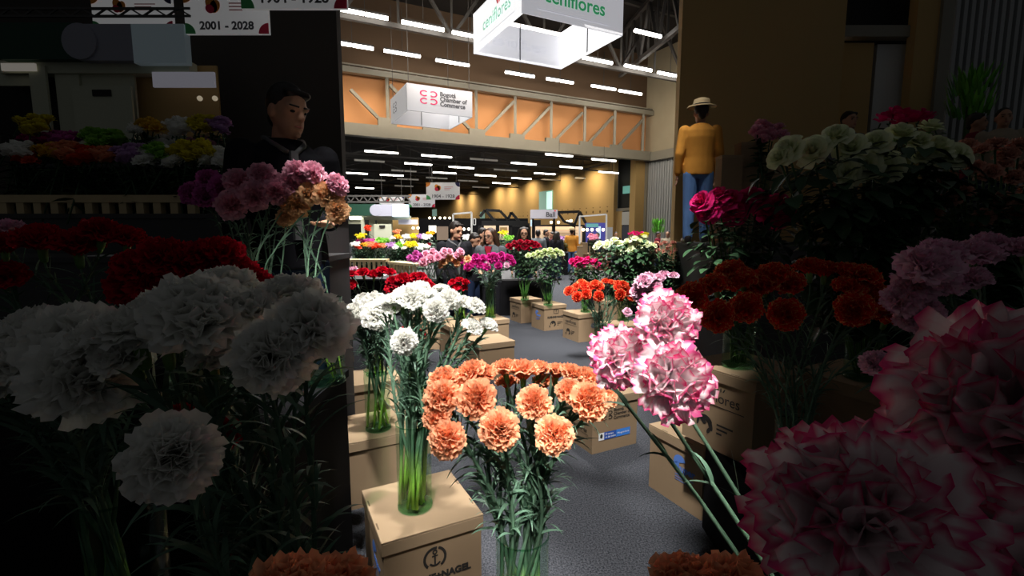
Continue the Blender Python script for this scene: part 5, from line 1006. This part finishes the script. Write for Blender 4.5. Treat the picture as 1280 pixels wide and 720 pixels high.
bunch('carnation', ra, (462, 400), 3.7, 0, True, {'red': 'large red carnation', 'palepink': 'large pale carnation'}, 'in the dim sparse bunch at far left', 'dim sparse red carnations', 'red', 2, 'hero', keep=lk2, vb=VB(75, 1.2, .95), vh=.30, stem_r=.0035, lw=.004)
bunch('carnation', rb, (515, 400), 3.3, 0, True, 'deep red carnation', 'in the dim dense red bunch at left', 'dim dense red carnations', 'red', 3, 'hero', keep=lk2, vb=VB(240, 1.15, .95), vh=.28, stem_r=.0035, lw=.004)
bunch('carnation', pk, (538, 392), 6.1, 0, True, {'pink': 'pink carnation', 'mauve': 'mauve carnation'}, 'in the dim pink bunch before the man', 'dim pink carnations', 'pink', 3, 'mid', keep=lk2, vb=VB(318, 1.8, .95), vh=.34, leafy=1.3)
bunch('carnation', pe, (574, 398), 6.1, 0, True, {'peach': 'peach carnation', 'magenta': 'magenta carnation'}, 'in the dim peach bunch at left', 'dim peach carnations', 'peach', 1, 'mid', keep=lk2, vb=VB(400, 1.85, .95), vh=.34, leafy=1.3)
for L, row, Y, zb in ((front, 'dim front row at left', 11.0, 1.66), (back, 'dim back row at left', 13.6, 2.08)):
    for i, (c, n, x, y, wx, hx, dia) in enumerate(L):
        if x > 530: continue
        nm = PW.get(c, c).replace('redrose', 'dark red'); packed(c, n, x, y, wx, hx, dia, Y, f'{nm} flower in the bunch {ORD[i] if i < 12 else "last"} along the {row}', f'{nm} bunch {ORD[i] if i < 12 else "last"} along the {row}', True, zb)
for x, y, Y, l in ((473, 344, 8.6, 'white card on the dim charcoal riser, left one'), (514, 351, 8.6, 'white card on the dim charcoal riser, right one')):
    X, yy, d = near(x, y, Y); p = at_y(X, yy, d); mb = MB(); mb.box(-.09, .09, -.05, .05, 0, .004); o = mb.build('paper_card', WHITE); o.location = (p.x, 2.85, 1.40); tag(o, l, 'card')
o = MB(); a = at_y(0, 262, 3.2); 
slat_stand('pale slatted stand on the dim riser at left', Vector((at_y(2, 262, 3.3).x, 3.28, 1.66)), Vector((at_y(255, 262, 3.3).x, 3.28, 1.66)), .10, 12, .05)
m = MB(); m.box(-9, -2.28, 6.6, 6.75, 0, 7.5); struct('wall_partition_left', m, mat('dark_partition_paint', (.05, .042, .035), .8))
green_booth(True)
def side_banner(label, px0, py0, px1, py1, Y, text, ceil):
    a = near(px0, py0, Y); b = near(px1, py1, Y); return flat_banner(label, a[0], a[1], b[0], b[1], a[2], text, ceil)
side_banner('dim tulip banner hanging at upper left', 474.5, 244, 505, 258, 19, '', 7.4); side_banner('dim tulip banner reading 2001 - 2028 at upper left', 511, 243, 543, 259.5, 18, '2001 - 2028', 7.4); side_banner('dim banner reading 1904 - 1928 beside the aisle at upper left', 533, 228, 574, 249.5, 17, '1904 - 1928', 7.4)
# right side
block('display_riser', 'low black riser in the dim right display', 'riser', 1.0, 3.2, 1.45, 2.36, 0, .5, BLACKC, BLACKC)
block('display_stage', 'high dark stage behind the dim cream roses', 'stage', 2.16, 7.5, 4.6, 6.35, 0, 1.4, GREYC, GREYC)
rk2 = lambda x, y: x > 842
cardboard_box('dim cardboard box with black print under the dim hot pink roses', Vector((1.06, 2.02, .5)), [('flores', 'L', .205, .26, .07), ('blot', 'L', .15, .12, .06), ('dark', 'F', .26, .22, .05)])
cardboard_box('dim cardboard box under the dim cream roses', Vector((1.52, 1.86, .5)))
cardboard_box('dim cardboard box under the dim dusty pink flowers', Vector((2.02, 1.78, .5)))
bunch('carnation', rc, (751, 452), 5.5, 0, True, 'large red carnation with yellow rims', 'in the dim right bouquet', 'dim red-yellow carnations', 'bicolour', 4, 'hero', keep=rk2, vb=Vector((1.03, 1.66, .5)), vh=.36, stem_r=.0035, lw=.004, leafy=1.3)
bunch('carnation', pp, (850, 461), 4.0, 0, True, 'large pale pink carnation', 'at the dim right edge', 'dim pale pink carnations', 'palepink', 3, 'hero', keep=rk2, vb=Vector((1.42, 1.30, .66)), vh=.34, axis_out=-.1, stem_r=.0035, lw=.004)
plinth('black plinth under the dim pale pink carnations', Vector((1.42, 1.30, 0)), .66, .3)
bunch('rose', pr_, (732, 391), 7.0, 0, True, 'large hot pink rose', 'in the dim bouquet on a box', 'dim hot pink roses', 'pinkrose', 3, 'hero', keep=rk2, vb=Vector((1.09, 2.26, .895)))
bunch('rose', wr, (779, 401), 6.2, 0, True, 'large cream rose', 'in the dim cream bouquet at right', 'dim cream roses', 'creamrose', 4, 'hero', keep=rk2, vb=Vector((1.56, 2.08, .895)), leaves=WRL)
bunch('rose', sp, (836, 402), 6.3, 0, True, 'dusty pink spray flower', 'in the dim bush at right', 'dim dusty pink spray flowers', 'spray', 4, 'mid', keep=rk2, vb=Vector((2.06, 2.0, .895)), leaves=SPL, name='spray_flower', cat='flower')
packed('pinkrose', 10, 796, 291.5, 20, 5, 5, 11, 'dusky pink flower arching behind the dim cream roses', 'dim dusky pink flowers', True, 0)
packed('pink', 9, 741, 298, 12, 8, 4.5, 16.5, 'pink flower on the dim crates at right', 'dim pink flowers on the crates', True, 1.4)
for i, (x, y0, l) in enumerate(((700, 309, 'left of three'), (733.5, 304, 'tallest, middle of three'), (742, 309.5, 'right of three'))):
    x = (726, 733.5, 741.5)[i]; X, Yp, d = near(x, y0, 16.4); p = at_y(X, Yp, d + .05 * i); t = thing('stacked_crate', f'dim brown crate on the right stage, {l}', 'crate', (p.x, p.y, 1.4)); m = MB(); m.box(-.11, .11, -.08, .08, 0, p.z - 1.4); m.build('body', CARD, t); m = MB(); m.box(-.113, .113, -.083, .083, p.z - 1.4, p.z - 1.37); m.build('lid', CARD2, t)
tall_plant('tall lime green plant on the dim right stage', 823, 275, 293, 20, True, 1.4)
def xb(m, px0, px1, Y, z0, z1, t=.15): a = at_y(px0, 300, Y).x; b = at_y(px1, 300, Y).x; return m.box(a, b, Y, Y + t, z0, z1)
m = MB(); xb(m, 842, 1036, 7.0, 0, 7.5); struct('wall_partition_right', m, PERF)
m = MB(); xb(m, 1036, 1120, 7.4, 0, 7.5); struct('wall_partition_recess', m, DARK)
m = MB(); xb(m, 1036, 1120, 7.1, 4.25, 4.4); struct('trim_4', m, STEEL)
m = MB(); xb(m, 1036, 1072, 7.2, 0, 4.2); struct('wall_partition_lower', m, TANW); m = MB(); xb(m, 1076, 1118, 7.25, 2.9, 4.2); struct('door_4', m, mat('white_door_panel', (.6, .6, .58), .5))
m = MB(); xb(m, 1120, 1150, 7.0, 0, 7.5); struct('wall_partition_column', m, TANW); m = MB(); xb(m, 1150, 1164, 6.95, 0, 7.5); struct('trim_5', m, STEEL)
m = MB(); xb(m, 1164, 1500, 7.1, 0, 7.5)
for i in range(30): xb(m, 1166 + i * 9, 1170.5 + i * 9, 7.02, 0, 7.5, .1)
struct('door_5', m, GREYP)
# ------------------------------------------------------------------ light
wd = bpy.data.worlds.new('world'); SC.world = wd; wd.use_nodes = True
wd.node_tree.nodes['Background'].inputs[0].default_value = (.92, .96, 1, 1); wd.node_tree.nodes['Background'].inputs[1].default_value = .035
def spot(loc, tgt, rad, E, soft=.12, blend=.4, col=(1, .97, .94)):
    loc = Vector(loc); tgt = Vector(tgt); d = (tgt - loc).length; l = bpy.data.lights.new('added_spot', 'SPOT'); l.energy = E * 40 * d * d; l.color = col; l.spot_size = 2 * math.atan(rad / d); l.spot_blend = blend; l.shadow_soft_size = soft
    o = bpy.data.objects.new('added_spot', l); COL.objects.link(o); o.location = loc; o.rotation_euler = (tgt - loc).to_track_quat('-Z', 'Y').to_euler(); return o
def area(loc, tgt, sx, sy, P, col=(1, .97, .93), spread=180):
    loc = Vector(loc); tgt = Vector(tgt); l = bpy.data.lights.new('hall_fill_light', 'AREA'); l.shape = 'RECTANGLE'; l.size = sx; l.size_y = sy; l.energy = P; l.color = col; l.spread = math.radians(spread)
    o = bpy.data.objects.new('hall_fill_light', l); COL.objects.link(o); o.location = loc; o.rotation_euler = (tgt - loc).to_track_quat('-Z', 'Y').to_euler(); return o
# narrow spots added without fixtures, each brightening one stretch of the aisle
spot((0.15, -.6, 5.2), (.02, 1.22, 1.12), .42, 1.3)
spot((-.3, 3.6, 7.0), (.02, 1.30, .9), .46, 1.6)
spot((.05, -1.2, 3.7), (.03, 1.16, .85), .19, .9, .15)
spot((-.25, -1.1, 4.8), (-.36, 1.9, .9), .36, .8, .2)
spot((-.4, -.9, 6.0), (-.33, 1.9, 1.1), .46, 1.15)
spot((-.4, 3.0, 8.0), (-.36, 2.0, 1.1), .60, 1.5)
spot((-.2, 0.4, 7.5), (-.66, 2.55, 1.0), .46, 2.2)
spot((.3, .2, 7.0), (.72, 3.30, .2), .50, 1.8)
spot((-.2, .2, 6.5), (.92, 2.62, .25), .34, 1.8)
spot((-1.6, .6, 7.0), (-.56, 1.86, .3), .30, .9)
spot((.2, 2.6, 8.0), (.30, 2.3, 0), .62, 1.6)
spot((-.2, 1.5, 8), (-.85, 3.6, 1.1), .80, 2.3, .3)
spot((.2, 1.2, 8), (.95, 4.2, 1.0), .85, 2.3, .3)
spot((0, 1.6, 8), (-.1, 4.9, .6), 1.45, 1.5, .4)
spot((0, 2.4, 8.5), (0.0, 7.2, .7), 2.3, 1.7, .5)
spot((-.3, 3.2, 8.2), (-.90, 6.2, 1.1), .75, 1.2, .3)
spot((1.0, 3.0, 8.5), (1.25, 6.4, .9), 1.1, 1.8, .4)
spot((.42, -1.0, 5.0), (.24, .80, 1.33), .24, 1.7)
spot((.1, 2.6, 6.5), (.25, .80, 1.33), .24, 1.2)
spot((-.55, -1.2, 4.3), (-.70, 2.4, .75), .34, .8)
spot((0, 8, 8.5), (0, 4.4, .3), 1.4, 1.2)
area((-1, 12.5, 7.8), (-1, 12.5, 0), 9, 7, 1300, spread=85)
area((3, 21, 8.0), (3, 21, 0), 14, 10, 1700, spread=100)
area((-3.5, 15, 5.5), (-5, 18.5, 1.5), 5, 2, 260, spread=120)  # added fill without a fixture, to brighten the green booth
area(hall(-2, 25.6, zt - .1), hall(-2, 28.4, zb + .6), 40, .5, 800, (1, .86, .68), 120)
area(hall(12, 17, 8.5), hall(12, 30, 10), 16, 2, 420, (1, .9, .78), 100)
area(hall(18, 22, 9), hall(27, 25, 7), 8, 3, 170, (1, .9, .75), 110)
for px in (575, 590, 625, 640, 665, 705, 745):
    p = at_w(px, 240, W2); area(Vector((p.x, p.y, H2 - .7)) - AL * 1.6, Vector((p.x, p.y, 2.0)) + AL * .3, 1.5, 1.5, 120, (1, .82, .55), 150)
for u in (34, 44, 58, 75): area(hall(8, u, H2 - 1.7), hall(8, u, 0), 24, 6, 900)
vs = SC.view_settings; vs.view_transform = 'Standard'; vs.look = 'None'; vs.exposure = 0; vs.gamma = 1; vs.use_curve_mapping = False
SC.cycles.use_denoising = True; SC.cycles.transparent_max_bounces = 24; SC.cycles.max_bounces = 8; SC.cycles.caustics_reflective = False; SC.cycles.caustics_refractive = False
